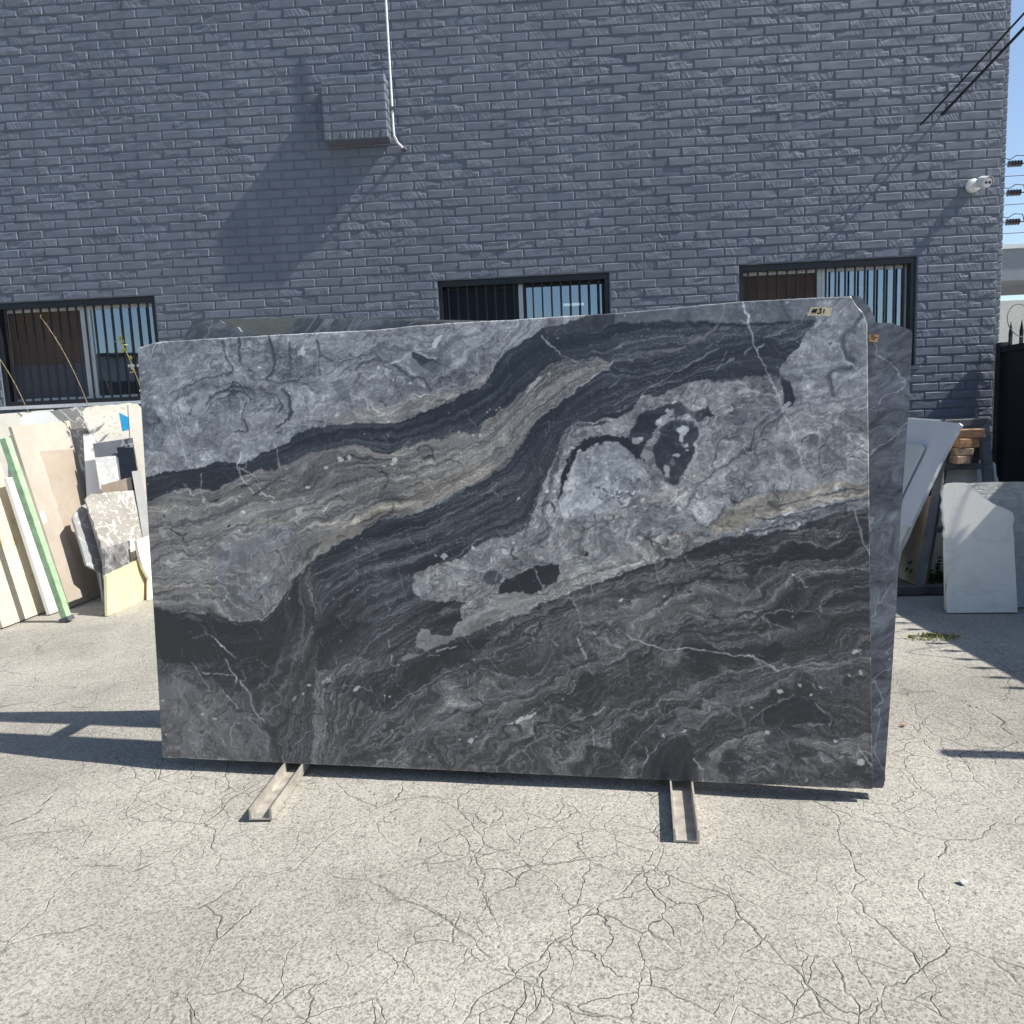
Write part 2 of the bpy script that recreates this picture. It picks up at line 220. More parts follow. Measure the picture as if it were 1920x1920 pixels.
BLOBS=[(606,1436,8.1,18.1,-10,0.97),(590,1431,3.6,7.2,0,0.9),(211,1265,39.8,10.9,38,0.78),(717,1345,36.2,10.9,25,0.75),(1079,1439,30.8,8.1,36,0.97),(1342,185,43.5,6.3,24,0.95),(1322,170,9.1,9.1,0,0.95),(923,1047,8.1,8.1,0,0.97),(883,1030,5.4,3.6,0,0.95),(911,1033,7.2,5.4,0,0.95),(980,1304,5.4,5.4,0,0.95),(921,1320,3.6,3.6,0,0.9),(874,1363,3.6,3.6,0,0.95),(889,1360,3.6,3.6,0,0.95),(904,1358,2.9,2.9,0,0.9),(1251,1210,4.3,4.3,0,0.95),(1272,1206,5.4,4.3,0,0.95),(1285,1211,4.3,3.6,0,0.95),(1240,1199,4.0,3.6,0,0.9),(1148,1133,5.4,5.4,0,0.85),(1218,1125,5.4,7.2,0,0.95),(1196,1125,5.4,5.4,0,0.9),(1256,1092,3.6,3.6,0,0.9),(1451,1314,9.1,4.5,30,0.95),(1399,1281,25.4,5.4,45,0.8),(1481,1421,5.4,3.6,0,0.9),(1340,913,5.4,9.1,-20,0.95),(1455,931,7.2,5.4,0,0.95),(1459,903,9.1,5.4,30,0.95),(1521,1070,5.4,3.6,0,0.95),(1541,1061,9.1,4.5,20,0.95),(1598,1081,7.2,3.6,20,0.9),(1811,1152,29.0,12.7,40,0.8),(1794,1144,7.2,7.2,0,0.95),(1820,1180,5.4,5.4,0,0.95),(1843,1202,5.4,5.4,0,0.95),(1867,1099,14.5,29.0,-20,0.93),(1860,1120,9.1,14.5,-10,0.95),(1878,1064,7.2,10.9,30,0.95),(1851,1035,19.9,5.4,0,0.9),(1813,993,9.1,21.7,15,0.85),(1836,1015,7.2,10.9,0,0.5),(1731,1088,16.3,12.7,0,0.8),(1736,1093,5.4,5.4,0,0.95),(1756,1037,16.3,12.7,-20,0.68),(2054,1226,25.4,7.2,12,0.85),(2064,1213,14.5,7.2,10,0.8),(2005,1168,16.3,5.4,30,0.85),(1971,1148,5.4,10.9,-20,0.9),(1946,989,5.4,7.2,0,0.85),(2023,990,7.2,5.4,0,0.85),(1978,935,5.4,7.2,0,0.9),(1853,866,9.1,7.2,0,0.97),(1818,841,5.4,3.6,0,0.9),(2058,797,5.4,5.4,0,0.95),(2304,1353,18.1,12.7,0,0.82),(2302,1355,7.2,5.4,0,0.4),(2221,1327,5.4,3.6,0,0.9),(2173,1177,14.5,7.2,20,0.85),(2370,422,16.3,9.1,10,0.92),(2375,86,14.5,8.1,10,0.92),(2151,294,9.1,7.2,-20,0.95),(2209,317,5.4,5.4,0,0.9),(2238,291,5.4,3.6,0,0.9),(2305,148,5.4,5.4,-20,0.9),(2382,362,5.4,5.4,0,0.85),(2345,351,3.6,3.6,0,0.8),(1790,146,5.4,7.2,-20,0.9),(1852,160,10.9,3.6,5,0.9),(1664,576,5.4,4.5,0,0.95),(1698,572,3.6,3.6,0,0.9),(1157,102,9.1,7.2,20,0.9),(1118,104,7.2,5.4,0,0.85),(1172,120,5.4,3.6,0,0.85),(1368,209,5.4,3.6,0,0.9),(1010,45,5.4,3.6,20,0.85),(1082,725,10.9,7.2,20,0.92),(1051,729,3.6,5.4,0,0.9),(1244,706,4.5,9.1,-10,0.95),(1187,752,5.4,4.5,0,0.9),(1150,728,3.6,3.6,0,0.85),(731,1060,12.7,7.2,-30,0.92),(762,1064,4.5,5.4,0,0.9),(670,1033,7.2,5.4,0,0.9),(605,971,5.4,3.6,20,0.95),(210,932,7.2,7.2,0,0.85),(334,929,9.1,9.1,0,0.8),(349,944,7.2,5.4,0,0.8),(570,887,10.9,16.3,-40,0.85),(40,817,9.1,18.1,35,0.72),(226,780,12.7,5.4,-10,0.7),(270,779,9.1,4.5,0,0.8),(79,730,14.5,9.1,20,0.65),(176,701,18.1,10.9,40,0.68),(277,709,18.1,7.2,15,0.7),(45,702,14.5,5.4,-10,0.6),(164,166,4.5,4.5,0,0.95),(210,150,7.2,5.4,0,0.8),(19,81,4.5,3.6,0,0.9),(166,15,5.4,3.6,0,0.7),(583,280,4.5,4.5,0,0.95),(556,246,5.4,3.6,0,0.9),(521,228,3.6,12.7,-35,0.7),(758,267,16.3,4.5,28,0.95),(652,302,3.6,3.6,0,0.85),(630,204,3.6,3.6,0,0.8),(745,506,2.9,2.9,0,0.9),(778,609,3.3,3.3,0,0.9),(522,583,2.9,2.9,0,0.8),(1902,283,3.6,3.6,0,0.7),(875,246,3.6,3.6,0,0.95),(414,74,7.2,3.6,-30,0.7),(2063,245,3.6,3.6,0,0.8),(2142,1194,3.6,3.6,0,0.7),(1417,626,5.4,5.4,0,0.7),(1652,933,2.5,3.0,-50.1546,0.98),(1629,951,2.7,2.4,-51.2971,0.9),(1643,915,5.9,4.3,-45.6061,0.98),(1646,938,3.4,2.6,-53.3493,0.35),(1655,920,3.8,4.0,36.585,0.4),(1619,937,6.3,1.9,54.4414,0.9),(1686,956,5.6,2.0,-49.6238,0.4),(1682,933,5.0,4.4,47.8825,0.98),(1663,899,2.8,4.5,25.0891,0.98),(1715,872,5.9,4.6,57.8175,0.9),(1665,906,6.6,3.8,50.6692,0.35),(1615,931,7.0,2.8,58.8724,0.98),(1687,885,5.1,3.1,35.1316,0.95),(1665,918,7.1,3.6,-5.54761,0.35),(1586,919,6.1,3.0,-58.5189,0.4),(1656,943,4.4,3.7,8.65957,0.95),(1651,925,3.2,2.5,-44.3651,0.95),(1626,968,5.1,4.6,-18.3561,0.98),(1644,910,6.7,4.5,19.6092,0.4),(1701,917,5.5,3.8,27.8041,0.4),(1675,908,5.6,1.9,-47.8764,0.95),(1686,899,5.7,3.2,3.33801,0.4),(1619,900,2.2,4.4,46.0932,0.4),(1706,947,5.6,2.8,-47.01,0.4),(1608,907,2.7,3.4,29.1658,0.95),(1672,909,3.7,2.8,51.0318,0.35),(1691,926,6.0,4.3,11.993,0.98),(1710,918,4.4,4.3,-33.1903,0.98),(1680,867,4.6,2.2,-6.99494,0.9),(1634,922,3.9,3.4,-48.4887,0.95),(1661,922,5.8,3.2,50.9179,0.95),(1633,941,6.6,1.8,53.6497,0.9),(1706,911,6.9,3.3,7.10981,0.35),(1672,926,5.5,2.2,50.0928,0.95),(1626,879,3.2,4.1,-20.996,0.98),(1714,936,4.1,2.3,-45.9941,0.35),(1715,882,6.3,4.6,40.9841,0.35),(1728,962,6.9,4.7,39.3575,0.4),(1674,885,3.7,4.5,11.2666,0.35),(1623,933,6.0,3.4,-3.57129,0.4),(1646,898,3.6,3.0,58.418,0.95),(1663,894,4.2,2.9,56.6492,0.35),(1744,866,5.2,2.7,49.0393,0.9),(1653,911,2.5,4.5,51.7105,0.95),(1675,913,4.9,4.6,28.5197,0.35),(1609,873,2.6,2.6,-45.4461,0.9),(1611,957,4.3,2.2,-25.1003,0.98),(1690,915,4.7,2.3,-41.3203,0.4),(1621,894,4.8,3.4,23.6568,0.4),(1649,956,6.6,1.9,-55.2113,0.95),(1663,938,3.3,1.8,-49.3223,0.35),(1738,895,6.8,4.5,14.465,0.95),(1603,911,6.8,2.7,-17.6218,0.4),(1660,925,6.5,3.7,23.113,0.4),(1688,894,6.7,4.4,-19.0005,0.98),(1718,932,2.6,3.9,0.229733,0.35),(1586,904,3.9,3.6,43.461,0.9),(1716,918,2.2,4.3,-14.8034,0.35),(1739,978,5.7,2.4,30.0946,0.9),(1647,915,2.3,3.0,-56.9864,0.35),(1673,903,5.7,3.1,39.0157,0.98),(1710,933,6.8,4.6,-51.3227,0.4),(1623,921,2.3,2.6,25.5424,0.95),(1696,902,5.3,3.8,-52.1278,0.9),(1658,967,3.9,3.1,-58.837,0.95),(1605,896,3.8,4.3,-9.83098,0.95),(1671,929,5.8,1.9,-32,0.95),(1664,913,5.9,4.0,-41.2539,0.95),(1690,897,5.6,4.6,53.1016,0.9),(1707,960,3.2,2.2,2.54713,0.35),(1650,927,2.4,4.5,38.2522,0.9),(1663,938,5.3,2.8,16.3585,0.98),(1646,898,3.3,1.9,37.0636,0.9),(1601,939,5.8,2.9,43.2495,0.4),(1607,908,4.4,4.0,-50.7317,0.4),(1667,950,2.6,2.3,-21.0502,0.98),(1670,911,5.8,1.9,7.56512,0.35),(1648,925,4.4,2.7,-16.1281,0.95),(1716,900,5.1,2.8,-11.6192,0.35),(1661,906,4.7,4.2,51.1275,0.35),(1660,936,6.4,3.4,18.457,0.98),(1667,928,3.1,3.6,24.5759,0.9),(1631,906,7.0,4.4,25.4587,0.4),(1666,892,4.0,2.4,-21.2557,0.4),(1649,918,3.2,2.3,-25.8265,0.98),(1651,923,4.8,3.0,48.9021,0.9),(1658,916,5.7,2.0,7.65008,0.95),(1660,919,5.5,2.2,-10.2419,0.35),(1674,930,6.1,3.4,9.00894,0.9),(1594,940,4.5,4.7,5.7067,0.4)]
SCURVES=[([-72,1356,101,1404,310,1448,592,1477,975,1515,1230,1532],0),
([-42,1020,61,1031,167,1033,251,1055,293,1061,348,1052,395,1062,457,1089,517,1109,579,1155,638,1174,736,1176,850,1177,918,1170,986,1183,1066,1210,1120,1239,1164,1260,1221,1281,1252,1315,1278,1355,1289,1371,1339,1398,1402,1435,1432,1457,1443,1441,1464,1429,1505,1432,1587,1432,1668,1450,1743,1460,1890,1447,2065,1437,2189,1426],2),
([-30,918,36,951,114,978,264,968,339,1002,414,1031,484,1035,557,1062,629,1094,700,1101,783,1107,847,1083,896,1069,947,1090,1027,1098,1085,1109,1126,1128,1161,1139,1216,1132,1226,1163,1270,1194,1317,1230,1348,1261,1376,1275,1416,1311,1462,1341,1503,1350,1544,1340,1594,1357,1657,1338],3),
([-26,557,41,537,103,530,154,538,213,536,258,521,307,504,371,501,420,509,455,536,489,568,515,603,532,639,557,666,590,705,639,736,687,765,758,786,838,834,865,850,975,870,1075,905,1155,942,1224,977,1286,1009,1312,1031,1331,1072,1347,1078,1365,1110,1394,1147,1433,1178,1475,1202,1518,1232,1559,1263,1584,1282,1645,1311,1661,1335],4.4),
([590,698,836,787,1026,829,1212,914,1347,963,1410,1022,1500,1156,1672,1233,1903,1305,2126,1373],5),
([600,437,830,605,963,659,1104,710,1235,778,1361,824,1409,924,1476,1073,1524,1145,1670,1161,1803,1230,1922,1267,2120,1272,2309,1235,2429,1260],5.8),
([1109,587,1313,693,1473,761,1664,861,1898,973,2091,1099,2247,1141,2428,1133],6.6),
([818,274,995,386,1105,443,1166,466,1206,484,1272,500,1349,522,1400,561,1485,603,1568,627,1659,656,1724,687,1783,696,1856,720,1913,749,1975,768,2021,776,2077,785,2114,795,2183,808,2251,825,2295,849,2361,857,2440,859],7.4),
([692,28,893,68,1051,153,1221,232,1436,317,1655,464,1890,571,2132,638,2424,701],8.5),
([1110,-27,1240,11,1431,139,1606,228,1682,347,1880,429,2070,408,2208,456,2423,524],9.4),
([1645,-20,1706,120,1838,227,1978,239,2112,305,2207,357,2422,408],10.2),
([1900,-8,2034,117,2109,83,2288,144,2420,165],11),
([-11,0,87,238,282,357,429,435,526,586,590,698],4.9),
([369,-4,460,209,548,381,595,568,608,661],5.2),
([612,-13,640,195,704,327,806,477],6.4)]
LABEL31=[(2240,1443),(2306,1437),(2313,1462),(2251,1468)]
LABEL8=[(2421,1356),(2443,1353),(2448,1375),(2420,1378)]
SLAB8=[(1882,-6),(2447,-6),(2452,7),(2469,239),(2489,534),(2507,858),(2531,1176),(2541,1374),(2538,1383),(2511,1396),(2491,1405),(2484,1392),(2466,1388),(2444,1394),(2418,1401),(1906,1389)]
SLABR=[(1883,-4),(2446,-4),(2461,5),(2450,446),(2471,1260),(2496,1409),(2447,1414),(2443,1429),(2425,1468),(2402,1496),(2380,1500),(2071,1501),(1909,1491)]
SLABL=[(10,21),(1357,26),(1395,1491),(1140,1504),(838,1531),(721,1543),(562,1556),(546,1542),(531,1515),(479,1500),(418,1505),(387,1513),(340,1523),(325,1543),(300,1551),(275,1558),(255,1571),(242,1573),(166,1580),(149,1570),(109,1504)]
SLABM=[(106,25),(1353,16),(1392,1494),(552,1561),(242,1578),(220,1564)]
CRACKS=[[-2973,3757,-2991,3970,-3056,4200,-3047,4309],[-2991,3742,-2793,3632,-2718,3492,-2532,3462,-2320,3431,-2236,3515,-2070,3565],[-2554,3198,-2403,3201,-2130,3131,-1934,3093],[1364,3058,1542,3064,1674,3073,1664,2965,1668,2826,1691,2762,1663,2652,1638,2507],[1918,3796,1902,3661,1962,3603,1989,3558],[2085,3732,2189,3685,2374,3649],[-1717,2081,-1714,2222,-1677,2419],[-1461,2001,-1312,1970,-1185,1914,-1102,1963],[-884,2395,-797,2296,-756,2219],[-735,2396,-615,2281,-499,2145,-403,1969]]
TAPE_BLUE=[(-3304,5736,1396),(-3227,5746,1349),(-3211,5735,1263),(-3281,5715,1254)]
STICKER=[(-3572,5066,700),(-3573,5112,702),(-3557,5115,624),(-3555,5065,616)]
PATCH=[(3062,5240,759),(3102,5240,757),(3097,5228,684),(3065,5229,685)]
PIECES=[('stone_remnant','cream limestone slab leaning on the wall behind the white rounded slab','slab','cream',(0.2382,-0.9556,0.1736),0.011,[(-4546,5699,1412),(-3916,5862,1449),(-3869,5611,0),(-4534,5445,0)]),
('stone_remnant','white slab with a rounded dark-edged corner leaning under the window','slab','white',(0.2382,-0.9556,0.1736),0.011,[(-4063,5479,0),(-4094,5711,1322),(-4098,5721,1380),(-4083,5729,1405),(-4054,5740,1424),(-3898,5781,1435),(-3785,5789,1329),(-3679,5574,0)]),
('stone_remnant','grey remnant with white veins between the white rounded and cream speckled slabs','slab','greyvein',(0.2382,-0.9556,0.1736),0.011,[(-3847,5706,1432),(-3632,5764,1457),(-3561,5735,1198),(-3558,5518,0),(-3693,5484,0),(-3740,5713,1323)]),
('stone_remnant','speckled cream slab with a blue tape label, leaning under the window','slab','speckle',(0.2382,-0.9556,0.1736),0.011,[(-3570,5679,1448),(-3216,5771,1468),(-3160,5741,1232),(-3018,5553,0),(-3336,5474,0),(-3497,5647,1173)]),
('stone_remnant','plain white offcut between the tall brown panel and the white marble offcut','offcut','white',(0.2382,-0.9556,0.1736),0.011,[(-3552,5638,1238),(-3478,5658,1246),(-3299,5476,0),(-3491,5429,0)]),
('stone_remnant','narrow pale slab leaning beside the speckled cream slab','slab','cream',(0.2382,-0.9556,0.1736),0.011,[(-3239,5758,1460),(-3175,5774,1462),(-3149,5776,1432),(-2940,5567,0),(-3158,5513,0)]),
('stone_remnant','slate grey remnant with a white vein below the speckled cream slab','slab','slate',(0.2389,-0.9583,0.1564),0.011,[(-3442,5570,1165),(-3169,5644,1197),(-3000,5490,0),(-3282,5420,0)]),
('black_oblong','black polished tile in front of the slate grey remnant','tile','black',(0.2389,-0.9583,0.1564),0.011,[(-3260,5576,1129),(-3146,5604,1123),(-3005,5456,0),(-3147,5420,0)]),  # flat black shape in front of the slate remnant
('stone_remnant','white marble offcut with an angled corner above the brown strip','offcut','whitemarble',(0.2382,-0.9556,0.1736),0.011,[(-3417,5537,1059),(-3274,5573,1064),(-3208,5576,991),(-3164,5574,916),(-3032,5440,0),(-3268,5381,0)]),
('stone_remnant','plain brown strip in front of the white marble offcut','offcut','brown',(0.2382,-0.9556,0.1736),0.011,[(-3362,5484,849),(-3158,5543,897),(-3025,5413,0),(-3225,5364,0)]),
('stone_remnant','light grey offcut between the brown strip and the big marble slab','offcut','lightgrey',(0.2382,-0.9556,0.1736),0.011,[(-3134,5525,942),(-3072,5541,947),(-2906,5411,0),(-2995,5388,0)]),
('stone_remnant','beige travertine slab with knots at the left end of the row','slab','travertine',(0.9799,0.0000,0.1994),0.03,[(-3550,4556,0),(-3550,4988,0),(-3778,5004,1123),(-3772,4548,1090)]),
('stone_remnant','thin white slab standing between the travertine and the green bar','slab','white',(0.9799,0.0000,0.1994),0.025,[(-3455,4882,0),(-3455,5223,0),(-3652,5218,969),(-3650,4890,960)]),
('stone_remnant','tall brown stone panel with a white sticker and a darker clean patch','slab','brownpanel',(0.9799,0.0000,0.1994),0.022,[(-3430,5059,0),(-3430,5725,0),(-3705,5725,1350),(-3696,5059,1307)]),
('stone_remnant','grey cut slab with chamfered corners leaning on the brown panel','offcut','greylight',(0.9568,-0.2034,0.2079),0.018,[(-3406,5176,637),(-3402,5265,708),(-3393,5322,721),(-3288,5288,205),(-3253,5240,0),(-3262,5198,0),(-3298,5252,216),(-3333,5160,288)]),
('stone_remnant','brown terrazzo slab splashed with white, leaning over smaller offcuts','offcut','terrazzo',(0.7982,-0.5589,0.2250),0.02,[(-3325,5216,766),(-3304,5260,803),(-3067,5594,790),(-3039,5503,464),(-3014,5380,73),(-3132,5182,0),(-3236,5200,412)]),
('stone_remnant','cream offcut standing behind the small dark marble piece','offcut','cream',(0.9962,0.0000,0.0872),0.02,[(-3099,5316,443),(-3098,5712,434),(-3060,5625,0),(-3060,5167,0)]),
('stone_remnant','small dark marble piece with grey veins behind the yellow slab','offcut','darkmarble',(0.9986,0.0000,0.0523),0.018,[(-3030,4806,0),(-3030,4838,0),(-3053,4942,446),(-3054,5266,449),(-3030,5164,0)]),
('stone_remnant','pale yellow slab standing in front of the small dark marble piece','slab','yellow',(0.9994,0.0000,0.0349),0.02,[(-2990,4791,0),(-2990,5424,0),(-3001,5474,318),(-3000,4845,273)]),
('stone_remnant','cream round-cut tabletop piece beside the pale yellow slab','offcut','cream',(0.9962,0.0000,0.0872),0.02,[(-2976,5214,451),(-2977,5473,462),(-2937,5384,0),(-2937,5230,0),(-2950,5283,149),(-2958,5234,241),(-2967,5213,348)]),
('stone_remnant','large pale grey slab tilted sideways against the steel rack','slab','palegrey',(-0.9136,0.0000,0.4066),0.02,[(2693,5748,1090),(2679,4886,1059),(2673,4857,1046),(2570,4888,814),(2353,4879,327),(2208,4863,0),(2208,4957,0)]),
('stone_remnant','pale slab behind the large tilted slab, only its top showing','slab','palegrey2',(-0.9136,0.0000,0.4066),0.02,[(2752,5849,1100),(2742,5210,1077),(2732,5177,1055),(2401,4958,312),(2262,5000,0)]),
('stone_remnant','small grey-green slab lying on the large tilted slab','offcut','palegrey2',(-0.9136,0.0000,0.4066),0.018,[(2576,5507,914),(2578,5167,917),(2571,5116,901),(2463,5123,659),(2169,5121,0),(2169,5227,0)]),
('stone_remnant','beige marble offcut with a rough edge under the tilted slab','offcut','beigemarble',(-0.9789,0.0000,0.2043),0.02,[(2565,5310,567),(2568,5068,584),(2566,4914,571),(2551,4921,501),(2530,4929,401),(2447,4890,0),(2447,4922,0),(2447,5227,0)]),
('stone_remnant','pale slab edge low behind the marble pack beside the rack','offcut','palegrey2',(-0.9664,0.0000,0.2571),0.018,[(2306,4937,408),(2310,4745,422),(2282,4780,318),(2198,4743,0),(2198,4847,0)]),
('stone_remnant','white slab with one ragged broken edge leaning by the gate','slab','whiterough',(-0.0865,-0.9888,0.1219),0.02,[(2304,4229,0),(2290,4231,0),(2290,4242,91),(2298,4249,152),(2285,4255,197),(2291,4264,273),(2284,4272,334),(2290,4283,425),(2283,4287,450),(2293,4290,486),(2283,4297,532),(2287,4301,571),(2277,4307,608),(2287,4310,644),(2282,4316,684),(2295,4319,723),(2313,4319,735),(2404,4312,738),(2437,4306,719),(2478,4298,678),(2519,4290,644),(2552,4284,615),(2602,4276,593),(2654,4268,562),(2656,4235,297),(2659,4198,0)]),
('stone_remnant','cream slab edge just behind the ragged white slab','slab','cream',(-0.0865,-0.9888,0.1219),0.02,[(2312,4328,401),(2395,4321,400),(2381,4273,0),(2304,4279,0)]),
('stone_remnant','slab wrapped in crinkled clear film behind the ragged white slab','slab','film',(-0.0865,-0.9888,0.1219),0.03,[(2368,4423,726),(2855,4380,723),(2872,4290,0),(2398,4331,0)]),
('stone_remnant','cream panel leaning inside the steel rack','panel','creampanel',(0.0000,-0.9877,0.1564),0.02,[(2724,5099,748),(2924,5097,740),(2927,4980,0),(2553,4980,0)]),
('stone_remnant','white panel with a brown square patch behind the steel rack','panel','white',(0.0000,-0.9877,0.1564),0.03,[(2934,5244,786),(3113,5243,775),(3130,5240,760),(3133,5228,679),(3142,5223,653),(3126,5120,0),(2889,5120,0)])]
# ---------------------------------------------------------------- helpers
def obj(name,me,mat=None,parent=None,loc=None):
    o=bpy.data.objects.new(name,me); COL.objects.link(o)
    if mat is not None and me is not None and not me.materials: me.materials.append(mat)
    if parent is not None: o.parent=parent
    if loc is not None: o.location=loc
    return o
def tag(o,label,cat,group=None):
    o['label']=label; o['category']=cat
    if group: o['group']=group
    return o
def empty(name,label,cat,loc=(0,0,0),group=None):
    o=bpy.data.objects.new(name,None); COL.objects.link(o); o.location=loc; o.empty_display_size=.1
    return tag(o,label,cat,group)
class MB:
    def __init__(s): s.v=[]; s.f=[]
    def add(s,v,f):
        k=len(s.v); s.v+=[tuple(p) for p in v]; s.f+=[tuple(i+k for i in q) for q in f]; return s
    def box(s,a,b):
        (x0,y0,z0),(x1,y1,z1)=a,b
        return s.add([(x0,y0,z0),(x1,y0,z0),(x1,y1,z0),(x0,y1,z0),(x0,y0,z1),(x1,y0,z1),(x1,y1,z1),(x0,y1,z1)],[(0,3,2,1),(4,5,6,7),(0,1,5,4),(1,2,6,5),(2,3,7,6),(3,0,4,7)])
    def beam(s,p,q,w,h,upv=(0,0,1)):
        p=Vector(p);q=Vector(q);d=(q-p).normalized();u=Vector(upv)
        if abs(d.dot(u))>.99: u=Vector((0,1,0))
        r=d.cross(u).normalized()*w/2; u=r.cross(d).normalized()*h/2
        c=[p-r-u,p+r-u,p+r+u,p-r+u,q-r-u,q+r-u,q+r+u,q-r+u]
        return s.add(c,[(0,3,2,1),(4,5,6,7),(0,1,5,4),(1,2,6,5),(2,3,7,6),(3,0,4,7)])
    def tube(s,pts,r,n=8,cap=True):
        pts=[Vector(p) for p in pts]; rs=r if isinstance(r,(list,tuple)) else [r]*len(pts)
        base=len(s.v); ref=Vector((0,0,1))
        for i,p in enumerate(pts):
            d=(pts[min(i+1,len(pts)-1)]-pts[max(i-1,0)]).normalized()
            a=ref if abs(d.dot(ref))<.95 else Vector((1,0,0))
            x=d.cross(a).normalized(); y=d.cross(x).normalized()
            for k in range(n):
                t=2*math.pi*k/n; s.v.append(tuple(p+(x*math.cos(t)+y*math.sin(t))*rs[i]))
        for i in range(len(pts)-1):
            for k in range(n):
                a=base+i*n+k;b=base+i*n+(k+1)%n; s.f.append((a,b,b+n,a+n))
        if cap:
            s.f.append(tuple(base+k for k in range(n))[::-1]); s.f.append(tuple(base+(len(pts)-1)*n+k for k in range(n)))
        return s
    def prism(s,pts,nrm,th):
        n=Vector(nrm).normalized(); P=[Vector(p) for p in pts]; k=len(P)
        a=sum(((P[i]-P[0]).cross(P[(i+1)%k]-P[0]) for i in range(k)),Vector())
        if a.dot(n)<0: P=P[::-1]
        return s.add(P+[p-n*th for p in P],[tuple(range(k)),tuple(range(2*k-1,k-1,-1))]+[(i+k,(i+1)%k+k,(i+1)%k,i) for i in range(k)])
    def ribbon(s,pts,w):   # flat stroke in local xz plane
        P=[Vector((p[0],p[1])) for p in pts]; L=[];Rr=[]
        for i,p in enumerate(P):
            d=(P[min(i+1,len(P)-1)]-P[max(i-1,0)]).normalized(); nn=Vector((-d.y,d.x))*w/2
            L.append(p+nn);Rr.append(p-nn)
        k=len(P); s.add([(q.x,0,q.y) for q in L+Rr],[(i,i+k,i+k+1,i+1) for i in range(k-1)]); return s
    def build(s,name,mat=None,parent=None,loc=None,bevel=0,smooth=False):
        me=bpy.data.meshes.new(name); me.from_pydata(s.v,[],s.f); me.update()
        if bevel:
            bm=bmesh.new(); bm.from_mesh(me)
            bmesh.ops.bevel(bm,geom=[e for e in bm.edges],offset=bevel,segments=1,affect='EDGES',profile=.6); bm.to_mesh(me); bm.free()
        if smooth:
            for p in me.polygons: p.use_smooth=True
        return obj(name,me,mat,parent,loc)
# ---------------------------------------------------------------- materials
class N:
    def __init__(s,name):
        s.m=bpy.data.materials.new(name); s.m.use_nodes=True; s.t=s.m.node_tree; s.b=s.t.nodes['Principled BSDF']; s.out=s.t.nodes['Material Output']
    def n(s,ty,**kw):
        x=s.t.nodes.new(ty)
        for k,v in kw.items():
            if k in x.inputs: x.inputs[k].default_value=v
            else: setattr(x,k,v)
        return x
    def l(s,a,b): s.t.links.new(a,b)
    def pos(s,scale=(1,1,1),kind='Position'):
        g=s.n('ShaderNodeNewGeometry').outputs['Position'] if kind=='Position' else s.n('ShaderNodeTexCoord').outputs['Object']
        m=s.n('ShaderNodeMapping'); m.inputs['Scale'].default_value=scale; s.l(g,m.inputs[0]); return m.outputs[0]
    def noise(s,co,scale,detail=4,rough=.6,dist=0):
        x=s.n('ShaderNodeTexNoise',Scale=scale,Detail=detail,Roughness=rough,Distortion=dist); s.l(co,x.inputs['Vector']); return x.outputs['Fac']
    def ramp(s,v,stops):
        x=s.n('ShaderNodeValToRGB'); e=x.color_ramp.elements
        while len(e)<len(stops): e.new(.5)
        for i,(p,c) in enumerate(stops): e[i].position=p; e[i].color=(*c,1) if len(c)==3 else c
        s.l(v,x.inputs[0]); return x.outputs[0]
    def math(s,op,a,b=0,c=0,clamp=False):
        x=s.n('ShaderNodeMath',operation=op,use_clamp=clamp)
        for i,v in enumerate((a,b,c)):
            if hasattr(v,'links') or hasattr(v,'is_linked'): s.l(v,x.inputs[i])
            else: x.inputs[i].default_value=v
        return x.outputs[0]
    def mix(s,f,a,b,mode='MIX'):
        x=s.n('ShaderNodeMix',data_type='RGBA',blend_type=mode)
        for sock,v in ((x.inputs[0],f),(x.inputs[6],a),(x.inputs[7],b)):
            if hasattr(v,'is_linked'): s.l(v,sock)
            elif isinstance(v,(int,float)): sock.default_value=v
            else: sock.default_value=(*v,1)
        return x.outputs[2]
    def bump(s,h,strength=.5,dist=.01,normal=None):
        x=s.n('ShaderNodeBump',Strength=strength,Distance=dist); s.l(h,x.inputs['Height'])
        if normal is not None: s.l(normal,x.inputs['Normal'])
        return x.outputs[0]
    def fin(s,col=None,rough=None,nrm=None,spec=.4,metal=0):
        b=s.b
        for sock,v in ((b.inputs['Base Color'],col),(b.inputs['Roughness'],rough),(b.inputs['Normal'],nrm)):
            if v is None: continue
            if hasattr(v,'is_linked'): s.l(v,sock)
            elif isinstance(v,(int,float)): sock.default_value=v
            else: sock.default_value=(*v,1)
        b.inputs['Specular IOR Level'].default_value=spec; b.inputs['Metallic'].default_value=metal; return s.m
def scl(c,k): return tuple(min(1,x*k) for x in c)
def basic(name,c,rough=.6,var=.25,scale=9,bump=.15,bscale=90,spec=.4,metal=0,dist=.004,rv=.12):
    m=N(name); p=m.pos(); a=m.noise(p,scale,5,.65); f=m.noise(p,bscale,3,.6)
    col=m.ramp(a,[(.28,scl(c,1-var)),(.5,c),(.75,scl(c,1+var))])
    col=m.mix(.5,col,m.ramp(f,[(.3,(.75,.75,.75)),(.7,(1.2,1.2,1.2))]),'MULTIPLY')
    r=m.math('MULTIPLY_ADD',a,rv*2,rough-rv)
    return m.fin(col,r,m.bump(f,bump,dist),spec,metal)
